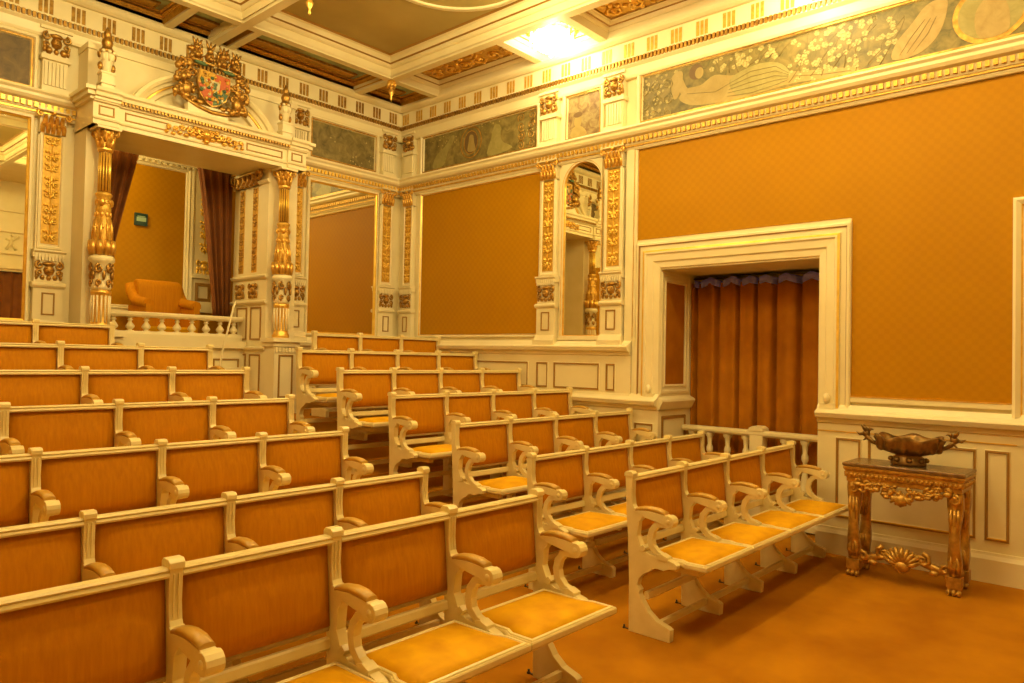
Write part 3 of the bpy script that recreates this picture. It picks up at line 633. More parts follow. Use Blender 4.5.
m.loft([[TR(p, q, n) for p, q in a] for a, n in zip(A, (.006, .022, .022, .035, .035))], True, False, 0, False); part(m, 'frame', 'gold', root)
m = MB()     # cream spandrel field round the arch
k = 16; pts = arch_pts(4.45, 5.0, 1.8, 3.46, k)[1:]
poly = [(4.49, 1.8), (4.486, 1.8), (4.486, 3.74), (5.034, 3.74), (5.034, 1.8), (5.0, 1.8)] + [(4.745 + .256 * cos(pi * i / k), 3.48 + .256 * sin(pi * i / k)) for i in range(k + 1)]
m.prism(poly, .0, .03, lambda p, q, n: TR(p, q, n)); m.box((4.486, 1.785, 0), (5.034, 1.83, .05), 0, TR); part(m, 'surround', 'cream', root)

# ------------------------------------------------------------------ royal box
YP = 7.55                          # front of the piers
w = MB()
for x0, x1 in ((2.373, 2.585), (4.25, 4.612)):
    w.box((x0, YP, .9), (x1, 8.32, 3.975))
w.box((2.575, 7.45, 3.665), (4.26, 8.18, 3.97))                     # beam over the opening
w.box((2.585, 8.02, .9), (4.25, 8.3, 1.70)); w.box((2.585, 7.96, 1.62), (4.25, 8.32, 1.70)); w.box((2.585, 7.99, .9), (4.25, 8.05, 1.06))
for k in range(4): u = 2.76 + k * .375; w.frame(TY(8.02), u, u + .31, 1.12, 1.5, [(0, 0), (.004, .012), (.016, .012), (.02, .002)], 1)
for sg, x in ((1, 4.25),):                                        # inner faces of the right pier
    TI = TX(x)
    for v0, v1 in ((1.12, 1.56), (1.72, 2.1)):
        for u in (7.64, 7.96): w.frame(TI, u, u + .24, v0, v1, [(0, 0), (.004, .012), (.016, .012), (.02, .002)], 1)
    for v in (1.6, 2.13, 2.42, 3.5): w.prism([(0, v), (.02, v), (.035, v + .02), (.035, v + .035), (0, v + .05)], 7.52, 8.32, lambda n, q, u: TI(u, q, n))
royal = struct(w.build('trim_15', ['cream', 'line'], None, 0, (3.475, 7.9, .9)))
m = MB()
TI = TX(4.25)
for u in (7.83, 8.13):
    m.box((u - .055, 2.5, 0), (u + .055, 3.48, .006), 0, TI); relief(m, TI, u - .05, u + .05, 2.51, 3.47, .006, .015, 1)
for u in (7.83, 8.13): mask(m, TI, u, 2.29, .2, .2, .006, .03, 1)
part(m, 'gilt_panel', ['goldpanel', 'goldd'], royal)
m = MB(); flat_capital(m, TI, 7.72, 8.26, 3.5, 3.655, .01, .04); part(m, 'capital', ['goldd', 'cream'], royal)

def vase_column(x, label):
    y = 7.43; root = thing('column', label, 'column', (x, y, .905), 'columns of the royal box')
    m = MB(); m.box((x - .14, y - .12, .905), (x + .14, YP, 1.66)); m.box((x - .17, y - .15, .905), (x + .17, YP, 1.02)); TT = TY(y - .12)
    m.frame(TT, x - .09, x + .09, 1.08, 1.56, [(0, 0), (.004, .012), (.016, .012), (.02, .002)], 1)
    for k in range(7): u = x - .12 + .04 * k; m.box((u - .012, 1.585, 0), (u + .012, 1.64, .014), 0, TT)
    m.box((x - .16, y - .14, 1.65), (x + .16, YP, 1.70)); m.box((x - .185, y - .17, 1.70), (x + .185, YP, 1.745)); part(m, 'pedestal', ['cream', 'line'], root)
    m = MB(); m.lathe((x, y, 0), [(.105, 1.745), (.11, 1.77), (.095, 1.8), (.088, 1.82), (.088, 2.08), (.1, 2.1), (.1, 2.13)], 32)
    for k in range(14): a = k * pi / 7; m.tube([(x + .09 * cos(a), y + .09 * sin(a), 1.83), (x + .09 * cos(a), y + .09 * sin(a), 2.08)], .0105, 6, 1)
    part(m, 'fluted_drum', ['gold', 'cream'], root, 'gilt fluted lower drum')
    m = MB(); m.lathe((x, y, 0), [(.085, 2.13), (.1, 2.16), (.09, 2.2), (.085, 2.34), (.1, 2.38), (.125, 2.40), (.125, 2.43), (.11, 2.455)], 20); part(m, 'collar', 'cream', root)
    m = MB()
    for k in range(6):
        a = k * pi / 3; T3 = (lambda ca, sa: lambda u, v, n: (x + ca * (.085 + n) - sa * u, y + sa * (.085 + n) + ca * u, v))(cos(a), sin(a))
        spiral(m, T3, 0, 2.33, .045, .016, .02, 1.4, pi / 2, 1, 0, 10); spiral(m, T3, 0, 2.2, .035, .014, .015, 1.3, -pi / 2, -1, 0, 9); m.sph((.045, 2.27, .01), (.02, .05, .02), 6, 4, 0, T3)
    part(m, 'gilt_volutes', 'goldd', root, 'dark gilt scrolls and masks')
    m = MB(); m.lathe((x, y, 0), [(.07, 2.455), (.088, 2.48), (.098, 2.54), (.095, 2.64), (.082, 2.76), (.07, 2.86), (.076, 2.88), (.076, 2.9), (.07, 2.92), (.07, 3.0), (.082, 3.02), (.082, 3.035), (.066, 3.05)], 20); part(m, 'vase_shaft', 'goldpanel', root)
    m = MB()
    for k in range(9):
        a = k * 2 * pi / 9; T3 = (lambda ca, sa: lambda u, v, n: (x + ca * n - sa * u, y + sa * n + ca * u, v))(cos(a), sin(a))
        m.tube([(0, 2.46, .095), (0, 2.53, .108), (0, 2.60, .112), (0, 2.58, .125)], [.03, .034, .026, .01], 6, 0, T3)
        m.tube([(0, 2.60, .098), (0, 2.70, .09), (0, 2.8, .08)], [.012, .016, .006], 5, 0, T3); m.sph((0, 2.84, .075), (.02, .03, .012), 6, 4, 0, T3)
        if k % 3 == 0: m.sph((0, 2.955, .072), (.034, .042, .03), 7, 5, 0, T3)
        else: spiral(m, T3, 0, 2.955, .025, .01, .072, 1.3, 0, 1, 0, 8)
        m.sph((.02, 2.72, .085), (.016, .02, .014), 5, 4, 0, T3)
    part(m, 'gilt_foliage', 'gold', root, 'gilt leaves and heads round the shaft')
    m = MB(); m.lathe((x, y, 0), [(.056, 3.05), (.053, 3.42), (.06, 3.43)], 32)
    for k in range(12): a = k * pi / 6; m.tube([(x + .057 * cos(a), y + .057 * sin(a), 3.06), (x + .054 * cos(a), y + .054 * sin(a), 3.42)], .0085, 6, 1)
    part(m, 'fluted_shaft', ['goldd', 'goldb'], root, 'bright gilt fluted upper shaft')
    m = MB(); m.lathe((x, y, 0), [(.066, 3.43), (.08, 3.45), (.066, 3.47), (.07, 3.6), (.09, 3.62)], 20)
    for j, (z, d_, k_) in enumerate(((3.47, .0, 8), (3.53, .012, 8))):
        for k in range(k_):
            a = (k + .5 * j) * 2 * pi / k_; T3 = (lambda ca, sa: lambda u, v, n: (x + ca * n * .85 - sa * u * .85, y + sa * n * .85 + ca * u * .85, v))(cos(a), sin(a))
            m.tube([(0, z, .072 + d_), (0, z + .05, .085 + d_), (0, z + .085, .105 + d_), (0, z + .07, .12 + d_)], [.028, .03, .022, .01], 5, 0, T3)
    for sx, sy in ((1, -1), (-1, -1), (1, 1), (-1, 1)):
        spiral(m, lambda u, v, n: (x + sx * (.068 + u * .6), y + sy * (.068 + u * .6), v), .02, 3.605, .042, .014, 0, 1.4, pi / 2, -1, 0, 10)
    part(m, 'capital', 'gold', root, 'gilt leafy capital')
    m = MB(); m.box((x - .105, y - .105, 3.632), (x + .105, y + .10, 3.655)); part(m, 'abacus', 'cream', root)
    for ch in root.children:
        if ch.name.split('.')[0] in ('pedestal', 'abacus'): continue
        for v_ in ch.data.vertices: v_.co.x *= .87; v_.co.y *= .87
    return root
vase_column(2.50, 'gilt vase-shafted column on the left of the royal box')
vase_column(4.375, 'gilt vase-shafted column on the right of the royal box')

# entablature across the box: architrave, panelled frieze, dentils, cornice
ent = MB()
YE = 7.36; E0, E1 = 2.36, 4.575
def ent_run(y, x0, x1):
    pr = [(3.66, 0), (3.66, .0), (3.70, .0), (3.705, .015), (3.72, .02), (3.72, -.005), (3.86, -.005), (3.865, .02), (3.88, .025), (3.88, .035), (3.905, .035), (3.91, .06), (3.94, .065), (3.955, .085), (3.985, .09), (3.985, -.5), (3.66, -.5)]
    ent.prism([(n, v) for v, n in pr], x0, x1, lambda n, v, u: (u, y - n, v))
ent_run(YE, E0, E1); ent_run(YE - .03, E0 - .005, E0 + .22); ent_run(YE - .03, E1 - .22, E1 + .005)
k = int((E1 - E0) / .034)
for i in range(k): u = E0 + .01 + (E1 - E0 - .02) * (i + .5) / k; ent.box((u - .010, YE - .062, 3.884), (u + .010, YE - .02, 3.908), 1)
TE = TY(YE + .005)
for u0, u1 in ((2.64, 3.05), (3.87, 4.30)): ent.frame(TE, u0, u1, 3.75, 3.835, [(0, 0), (.004, .01), (.012, .01), (.016, .001)], 2)
TE2 = TY(YE - .025)
for u0 in (E0 + .04, E1 - .18): ent.frame(TE2, u0, u0 + .14, 3.745, 3.84, [(0, 0), (.004, .01), (.012, .01), (.016, .001)], 2)
TS = TX(E0)         # return of the cornice on the left
for v0, v1, n in ((3.88, 3.91, .035), (3.91, 3.95, .065), (3.95, 3.985, .09)): ent.box((YE - n, v0, 0), (7.74, v1, n), 0, TS)
for v0, v1, n in ((3.88, 3.91, .035), (3.91, 3.95, .065), (3.95, 3.985, .09)): ent.box((E1, YE - n, v0), (E1 + n, 7.74, v1))
root = thing('entablature', 'projecting cream entablature with dentils resting on the two columns of the royal box', 'entablature', (3.47, 7.5, 3.66))
part(ent, 'beam', ['cream', 'goldd', 'line'], root)
m = MB(); n = .01
for sg in (-1, 1):
    for k in range(6):
        u = 3.42 + sg * (.05 + k * .065); v = 3.80 - .006 * k + .015 * (k % 2); s_ = 1 - k * .09
        spiral(m, TE, u, v + .012, .045 * s_, .016 * s_, n + .02, 1.4, k, sg, 0, 10); m.sph((u + .02 * sg, v - .035, n), (.04 * s_, .022, .03), 6, 4, 0, TE); m.sph((u, v + .04 * s_, n), (.025, .022, .03), 6, 4, 0, TE)
m.sph((3.42, 3.80, n), (.055, .06, .06), 8, 5, 0, TE); m.sph((3.42, 3.73, n), (.04, .03, .05), 6, 4, 0, TE)
part(m, 'gilt_garland', 'gold', root, 'gilt garland of fruit and scrolls')
# segmental arch standing behind the cornice
m = MB(); cx, cz, Ro = 3.475, 3.72, .83
def arc(r, a0=.30, k=30): return [(cx + r * cos(a0 + (pi - 2 * a0) * i / k), cz + r * .84 * sin(a0 + (pi - 2 * a0) * i / k)) for i in range(k + 1)]
prof = [(Ro, 0), (Ro, .14), (Ro - .03, .15), (Ro - .06, .13), (Ro - .065, .1), (Ro - .1, .085), (Ro - .105, .06), (Ro - .17, .05), (Ro - .18, .02), (Ro - .18, 0)]
TA = TY(7.53)
m.loft([[TA(p, max(q, 3.985), n) for p, q in arc(r)] for r, n in prof], False, False, 0, False)
m.loft([[TA(p, max(q, 3.985), n) for p, q in arc(r)] for r, n in ((Ro - .105, .061), (Ro - .105, .075), (Ro - .125, .075), (Ro - .125, .055))], False, False, 1, False)
P = arc(Ro - .01); m.prism([(p, max(q, 3.985)) for p, q in P], -.2, .012, lambda p, q, n_: TA(p, q, n_))
part(m, 'segmental_arch', ['cream', 'gold'], root)
struct((lambda mb: (mb.box((2.39, 7.62, 3.987), (4.60, YB, 4.49)), mb.box((2.38, 7.60, 4.44), (4.615, YB, 4.497)), mb)[-1])(MB()).build('trim_16', 'cream'))

# coat of arms over the arch
root = thing('coat_of_arms', 'painted and gilt coat of arms crowning the royal box', 'coat of arms', (3.42, 7.30, 3.99))
TK = TY(7.33); tl = math.radians(-4); ux, uz = 3.46, 4.30
def TKr(u, v, n): return TK(ux + u * cos(tl) - v * sin(tl), uz + u * sin(tl) + v * cos(tl), n)
def shield_poly(x0, x1, y0, y1):
    return [(x0, y0), (x1, y0), (x1, y1), (x0, y1)]
m = MB(); sh_ = [(-.19, .17), (.19, .17), (.20, .02), (.16, -.12), (.08, -.2), (0, -.24), (-.08, -.2), (-.16, -.12), (-.20, .02)]
TK0 = TKr; TKr = lambda u, v, n: TK0(u * .86, v * .86 - .01, n)
m.prism([(p * 1.0, q * 1.0) for p, q in sh_], .0, .045, lambda p, q, n_: TKr(p, q, n_), 4)
for poly, mi in (([(-.18, .16), (-.005, .16), (-.005, .0), (-.19, .02)], 2), ([(.005, .16), (.18, .16), (.19, .02), (.005, .0)], 0), ([(-.19, .0), (-.005, -.01), (-.005, -.22), (-.08, -.19), (-.15, -.11)], 0), ([(.005, -.01), (.19, .0), (.15, -.11), (.08, -.19), (.005, -.22)], 1)):
    m.prism(poly, .04, .052, lambda p, q, n_: TKr(p, q, n_), mi)
m.prism([(-.06, .07), (.06, .07), (.06, -.01), (0, -.07), (-.06, -.01)], .05, .062, lambda p, q, n_: TKr(p, q, n_), 3)
m.prism([(-.018, .05), (.018, .05), (.018, -.03), (-.018, -.03)], .06, .066, lambda p, q, n_: TKr(p, q, n_), 1)
rs = random.Random(12)
for k in range(60):
    a_, q_ = rs.uniform(-.16, .16), rs.uniform(-.17, .14)
    if abs(a_) > .17 * (1 if q_ > -.08 else .65): continue
    m.sph((a_, q_, .053), (rs.uniform(.014, .028), rs.uniform(.016, .034), .014), 6, 4, rs.choice([0, 1, 1, 2, 2, 3, 4, 4]), TKr)
part(m, 'shield', ['red', 'green', 'yellow', 'white', 'goldd'], root, 'quartered red, green and yellow shield'); TKr = TK0
m = MB(); r5 = random.Random(4)
for k in range(4):
    u = -.21 + .14 * k; m.sph((u, .27 + .01 * (k % 2), .03), (.05, .055, .05), 8, 6, 0, TKr); m.sph((u, .255, .075), (.03, .03, .02), 6, 4, 0, TKr); m.box((u - .05, .2, .0), (u + .05, .215, .06), 0, TKr)
    m.sph((u, .345, .03), (.034, .04, .034), 7, 5, 0, TKr)
    for q in range(3): m.tube([(u + (q - 1) * .02, .36, .03), (u + (q - 1) * .035, .41, .03), (u + (q - 1) * .05, .435 + .012 * (k in (1, 2)), .03)], [.012, .014, .005], 5, 0, TKr)
for k in range(34):
    u = r5.uniform(-.27, .27); v = r5.uniform(.19, .40 - .25 * abs(u)); m.sph((u, v, r5.uniform(.0, .05)), (r5.uniform(.015, .03), r5.uniform(.025, .05), .03), 6, 4, 0, TKr)
    if k % 3 == 0: m.tube([(u, v, .03), (u + r5.uniform(-.03, .03), v + .05, .04), (u + r5.uniform(-.04, .04), v + .085, .03)], [.014, .012, .004], 5, 0, TKr)
part(m, 'helms', 'goldd', root, 'row of dark gilt crested helms')
m = MB()
for sg in (-1, 1):
    for k in range(9):
        u = sg * (.23 + .055 * (k % 3)) ; v = .20 - .13 * (k // 3) - .03 * (k % 3)
        spiral(m, TKr, u, v, .05, .018, .03, 1.4, k, sg, 0, 10); m.sph((u + .03 * sg, v - .04, .02), (.035, .045, .03), 6, 4, 0, TKr)
    
    for k in range(14): m.sph((sg * r5.uniform(.2, .37), r5.uniform(-.22, .14), r5.uniform(.0, .05)), (r5.uniform(.015, .03), r5.uniform(.02, .045), .03), 6, 4, 0, TKr)
    m.sph((sg * .27, -.1, .02), (.06, .09, .05), 8, 5, 0, TKr); m.sph((sg * .31, .0, .03), (.04, .05, .04), 7, 5, 0, TKr)
    for k in range(4): m.sph((sg * (.12 + .07 * k), -.2 + .012 * k, .02), (.045, .04, .035), 6, 4, 0, TKr)
m.tube([(-.3, -.2, .03), (-.15, -.25, .04), (0, -.27, .045), (.15, -.25, .04), (.3, -.2, .03)], .024, 6, 0, TKr, .6)
part(m, 'supporters', 'goldd', root, 'gilt supporters and mantling')
for q in range(2): m = MB(); m.sph((-.16 + .3 * q, .19, .05), (.08, .025, .02), 6, 4, 0, TKr); part(m, 'mantling', 'green', root, 'green mantling behind the shield')
m = MB(); m.box((3.2, 7.29, 3.987), (3.62, 7.37, 4.08)); part(m, 'plinth', 'cream', root)

def statuette(x, label):
    y = 7.33; root = thing('statuette', label, 'statuette', (x, y, 3.987), 'small gilt statuettes on the entablature')
    m = MB(); m.box((x - .055, y - .05, 3.987), (x + .055, y + .05, 4.13)); m.box((x - .065, y - .06, 4.03), (x + .065, y + .06, 4.05)); m.box((x - .062, y - .057, 4.125), (x + .062, y + .057, 4.145)); part(m, 'pedestal', 'cream', root)
    m = MB(); m.lathe((x, y, 4.145), [(.03, 0), (.04, .03), (.045, .07), (.062, .12), (.066, .16), (.05, .19)], 10); 
    for k in range(8): a = k * pi / 4; m.tube([(x + .058 * cos(a), y + .058 * sin(a), 4.25), (x + .06 * cos(a), y + .06 * sin(a), 4.335)], .010, 5); m.sph((x + .065 * cos(a), y + .065 * sin(a), 4.33), (.02, .02, .02), 5, 4)
    part(m, 'pierced_lantern', 'cream', root)
    m = MB(); m.lathe((x, y, 4.33), [(.068, 0), (.07, .02), (.05, .035), (.04, .06), (.05, .09), (.045, .12), (.025, .14), (.03, .16), (.034, .185), (.018, .215), (.006, .245)], 10)
    for sg in (-1, 1): m.sph((x + sg * .06, y, 4.31), (.025, .025, .045), 6, 4); m.sph((x + sg * .055, y, 4.20), (.025, .025, .04), 6, 4)
    part(m, 'finial', 'goldd', root); return root
statuette(2.455, 'small gilt lantern statuette on the left end of the entablature')
statuette(4.30, 'small gilt lantern statuette on the right end of the entablature')

# inside the box
root = thing('wall_panelling', 'amber fabric panel in a cream frame on the rear wall inside the royal box', 'wall panel', (3.45, 9.34, 1.9))
TL = TY(9.35)
m = MB(); m.box((2.0, 1.5, 0), (5.3, 3.9, .006), 0, TL); part(m, 'fabric', 'damask', root)
m = MB(); m.frame(TL, 2.62, 4.22, 2.0, 3.97, [(0, .006), (0, .05), (.03, .06), (.06, .05), (.08, .055), (.09, .035), (.11, .03), (.12, .008)], 0)
m.box((2.6, 3.92, 0), (4.24, 3.97, .08), 0, TL)
for k in range(22): u = 2.65 + k * .072; m.box((u, 3.89, .0), (u + .03, 3.93, .075), 0, TL)
part(m, 'frame', 'cream', root)
m = MB(); m.box((4.2, 2.1, 0), (4.5, 3.9, .05), 0, TL); m.frame(TL, 4.24, 4.45, 2.22, 2.46, [(0, .05), (.03, .06), (.04, .06), (.045, .05)], 1); m.box((4.15, 2.08, 0), (4.55, 2.16, .09), 0, TL); m.box((4.19, 2.52, 0), (4.51, 2.56, .08), 0, TL); part(m, 'pilaster_strip', ['cream', 'line'], root)
m = MB(); relief(m, TL, 4.27, 4.43, 2.84, 3.85, .05, .02, 0); mask(m, TL, 4.35, 2.67, .22, .2, .05, .03); part(m, 'gilt_relief', 'goldb', root)
s = MB(); TG = TL; s.box((3.49, 3.10, .006), (3.64, 3.25, .03), 0, TG); s.box((3.51, 3.15, .03), (3.62, 3.20, .034), 1, TG); s.prism([(3.52, 3.205), (3.61, 3.205), (3.61, 3.215), (3.52, 3.215)], .03, .033, lambda p, q, n: TG(p, q, n), 1)
tag(s.build('wall_sign', ['signg', 'signw']), 'small dark green square sign on the rear wall inside the royal box', 'sign')
# sofa back behind the balustrade
root = thing('sofa', 'amber upholstered sofa with scrolled arm seen over the royal box balustrade', 'sofa', (3.61, 8.95, 1.42))
m = MB(); pts = []
for i in range(13):
    a = -pi / 2 + pi * i / 12; pts.append((8.95 + .09 * cos(a) * (-1), 2.33 + .09 * sin(a)))
m.prism([(8.78, 1.9), (8.80, 2.3), (8.83, 2.38), (8.90, 2.41), (8.97, 2.38), (9.0, 2.3), (9.0, 1.45), (8.82, 1.45)], 3.36, 3.86, lambda p, q, n: (n, p, q), 0, True); part(m, 'backrest', 'back', root, None, .02)
m = MB(); m.box((3.32, 8.42, 1.60), (3.90, 8.82, 1.85)); part(m, 'seat', 'velvet', root, None, .03)
for x in (3.34, 3.88):
    m = MB(); m.tube([(x, 8.46, 2.1), (x, 8.8, 2.14), (x, 8.93, 2.24), (x, 8.98, 2.34)], [.06, .065, .065, .06], 10); m.box((x - .035, 8.44, 1.6), (x + .035, 8.94, 2.1)); part(m, 'arm', 'back', root)
for x in (3.36, 3.86):
    for y in (8.48, 8.94): m = MB(); m.lathe((x, y, 1.42), [(.015, 0), (.025, .06), (.03, .18)], 8); part(m, 'leg', 'giltwood', root)
# curtains of the box
def box_curtain(x0, x1, top, side, label, seed):
    def shp(t, s, u, v, n):
        g = (1 - s); e = 1 - .72 * s ** .95
        if side < 0: u = x0 + (x1 - x0) * t * e
        else: u = x1 - (x1 - x0) * (1 - t) * e
        return u, v, n * (.5 + .5 * e)
    root = thing('box_curtain', label, 'curtain', ((x0 + x1) / 2, 8.3, 1.98), 'curtains of the royal box')
    part(drape(TY(8.3), x0, x1, 1.99, top, .035, 4, 70, 24, 0, shp, .012, seed), 'cloth', 'curtaind', root)
    return root
box_curtain(2.62, 3.14, 3.75, -1, 'dark russet curtain drawn to the left of the royal box', 2)
def shpR(t, s, u, v, n):
    left = 3.80 + .24 * s ** .8; return left + (4.23 - left) * t, v, n
root = thing('box_curtain', 'dark russet curtain hanging at the right of the royal box', 'curtain', (4.0, 8.36, 1.98), 'curtains of the royal box')
part(drape(TY(8.36), 3.74, 4.23, 1.99, 3.75, .035, 4, 70, 16, 0, shpR, .012, 6), 'cloth', 'curtaind', root)
m = MB(); m.tube([(3.93, 7.62, 2.13), (3.90, 7.6, 2.08), (3.79, 7.6, 1.60), (3.74, 7.6, 1.3), (3.72, 7.6, .91)], .011, 8)
tag(m.build('stair_rail', 'cream'), 'thin cream stair rail slanting up beside the right pier of the royal box', 'handrail')

# ------------------------------------------------------------------ console table and bowl
ty0, ty1, tx0, tx1, tz = 1.03, 1.80, 5.80, 6.16, .845
root = thing('console_table', 'gilt carved console table with dark top against the dado right of the doorway', 'table', (5.98, 1.415, 0))
m = MB()
def rounded(z, g): return [(tx0 - g, ty0 - g, z), (tx1 + g * .3, ty0 - g, z), (tx1 + g * .3, ty1 + g, z), (tx0 - g, ty1 + g, z)]
m.loft([rounded(z, g) for z, g in ((.815, -.005), (.82, .015), (.838, .018), (tz, .008))], True, True, 0, False); part(m, 'tabletop', 'stone', root, 'dark brown marble top')
m = MB()
m.loft([rounded(z, g) for z, g in ((.70, -.02), (.705, -.008), (.735, -.008), (.74, .004), (.775, .006), (.78, -.002), (.80, .012), (.816, .012))], True, True, 0, False)
TW = TX(tx0)
for k in range(26): u = ty0 + (ty1 - ty0) * (k + .5) / 26; m.sph((u, .757, .006), (.011, .016, .01), 6, 4, 0, TW)
TWs = lambda u, v, n: (u, ty0 - n, v)
for k in range(11): u = tx0 + (tx1 - tx0) * (k + .5) / 11; m.sph((u, .757, .006), (.011, .016, .01), 6, 4, 0, TWs)
part(m, 'apron', 'giltwood', root)
m = MB(); um = (ty0 + ty1) / 2
for sg in (-1, 1):
    for k in range(5):
        u = um + sg * (.05 + .06 * k); d_ = [.62, .64, .665, .68, .69][k]
        spiral(m, TW, u, d_ + .025, .036 - .003 * k, .014, .0, 1.4, k, sg, 0, 10); m.sph((u, d_, 0), (.035, .022, .02), 6, 4, 0, TW)
m.sph((um, .61, .005), (.05, .05, .035), 8, 5, 0, TW)
rg = random.Random(3)
for k in range(60):
    q = rg.uniform(-.26, .26); m.sph((um + q, .705 - rg.random() * (.12 - .32 * abs(q)), rg.uniform(-.012, .012)), (rg.uniform(.012, .026), rg.uniform(.010, .02), .016), 6, 4, 0, TW)
for k in range(5): m.tube([(um, .66, 0), (um + (k - 2) * .022, .61, .02), (um + (k - 2) * .034, .565 + .012 * abs(k - 2), .02)], [.012, .018, .008], 6, 0, TW)
spiral(m, TW, ty0 + .17, .655, .03, .012, 0, 1.3, 0, 1, 0, 9); spiral(m, TW, ty1 - .13, .66, .03, .012, 0, 1.3, 0, -1, 0, 9)
part(m, 'carved_garland', 'giltwood', root, 'carved gilt shell and garland')
def console_leg(x, y, sx):
    m = MB(); P = [(0, .70, .058), (0, .66, .062), (-.012 * sx, .60, .062), (-.005 * sx, .53, .052), (.02 * sx, .45, .043), (.03 * sx, .36, .042), (.02 * sx, .28, .05), (.0, .22, .056), (-.005 * sx, .17, .05), (.0, .12, .046)]
    rings = []
    for dx, z, r in P:
        r *= .74
        rings.append([(x - dx * 1.0 + r * cos(a + pi / 8) * (1 + .18 * (q % 2)), y + r * sin(a + pi / 8) * (1 + .18 * (q % 2)), z) for q, a in ((q, q * pi / 6) for q in range(12))])
    m.loft(rings); m.box((x - .045, y - .045, .055), (x + .045, y + .045, .125)); m.box((x - .04, y - .04, .042), (x + .04, y + .04, .058))
    for q in range(3): m.sph((x - .04, y + (q - 1) * .03, .022), (.03, .018, .022), 7, 5)
    m.sph((x, y, .028), (.038, .038, .026), 8, 5)
    TT = lambda u, v, n: (x - .042 - n, y + u, v)
    spiral(m, TT, 0, .655, .04, .015, .0, 1.5, pi / 2, 1, 0, 11); spiral(m, TT, 0, .215, .04, .015, -.005, 1.4, -pi / 2, 1, 0, 10)
    for q in range(3): m.tube([(x - .03, y + (q - 1) * .022, .59), (x - .035, y + (q - 1) * .024, .52), (x - .045, y + (q - 1) * .016, .42)], [.012, .016, .006], 5)
    for q in range(3): m.tube([(x - .03, y + (q - 1) * .022, .15), (x - .036, y + (q - 1) * .024, .20), (x - .045, y + (q - 1) * .016, .27)], [.012, .016, .006], 5)
    return m
for y in (ty0 + .055, ty1 - .055):
    for x, sx in ((tx0 + .055, 1), (tx1 - .055, -1)): part(console_leg(x, y, sx), 'leg', 'giltwood', root)
m = MB(); xs = tx0 + .07
for sg in (-1, 1):
    m.tube([(xs, um + sg * (.33 - .0), .10), (xs, um + sg * .29, .135), (xs, um + sg * .23, .145), (xs, um + sg * .16, .165), (xs, um + sg * .09, .2), (xs, um, .19)], [.022, .03, .026, .028, .034, .04], 8)
    spiral(m, TX(xs - .01), um + sg * .27, .155, .045, .018, .01, 1.5, -pi / 2, sg, 0, 11); spiral(m, TX(xs - .01), um + sg * .13, .2, .05, .018, .012, 1.5, pi / 2, -sg, 0, 11); m.sph((xs - .02, um + sg * .2, .12), (.02, .04, .02), 6, 4)
for y in (ty0 + .055, ty1 - .055): m.tube([(tx0 + .055, y, .10), (tx0 + .17, y, .13), (tx1 - .055, y, .10)], [.03, .026, .03], 8)
part(m, 'stretcher', 'giltwood', root)
m = MB(); TSh = TX(xs - .03)
for k in range(9):
    a = pi * (.04 + .92 * k / 8); m.tube([(um, .14, .01), (um + .07 * cos(a), .15 + .06 * sin(a), .03), (um + .118 * cos(a), .165 + .105 * sin(a), .012)], [.016, .02, .013], 6, 0, TSh)
m.sph((um, .135, .015), (.06, .045, .035), 9, 6, 0, TSh); part(m, 'shell_ornament', 'giltwood', root, 'carved gilt shell on the stretcher')

by, bx = 1.41, 5.97
root = thing('centrepiece_bowl', 'dark bronze lobed bowl with two winged handles on the gilt console table', 'bowl', (bx, by, tz + .003))
m = MB(); z0 = tz + .004
def ell(r, z, lob=0, lip=0, k=96, ry=.9, rx=.62):
    z = z0 + (z - z0) * 1.15
    return [(bx + r * rx * cos(a) * (1 + lob * cos(12 * a)), by + r * ry * sin(a) * (1 + lob * cos(12 * a)), z + lip * cos(6 * a) ) for a in (2 * pi * q / k for q in range(k))]
m.loft([ell(r, z0 + z, l, lp) for r, z, l, lp in ((.13, 0, 0, 0), (.135, .012, 0, 0), (.12, .03, 0, 0), (.115, .05, .02, 0), (.095, .062, .02, 0), (.13, .070, .03, 0), (.205, .09, .05, 0), (.245, .12, .06, .004), (.24, .15, .05, .010), (.262, .178, .03, .014), (.25, .182, .03, .014), (.22, .155, .05, .01), (.20, .12, .05, 0), (.10, .085, 0, 0))])
for k in range(8): a = k * pi / 4 + .2; m.sph((bx + .078 * cos(a), by + .115 * sin(a), z0 + .04), (.02, .025, .02), 6, 4)
for k in range(12): a = k * pi / 6; m.sph((bx + .135 * cos(a), by + .195 * sin(a), z0 + .125), (.022, .03, .03), 6, 4)
part(m, 'basin', 'bronze', root)
m = MB(); m.loft([ell(.2, z0 + .14, 0, 0), ell(.2, z0 + .143, 0, 0)]); part(m, 'inner_liner', 'gold', root, 'gilt lining')
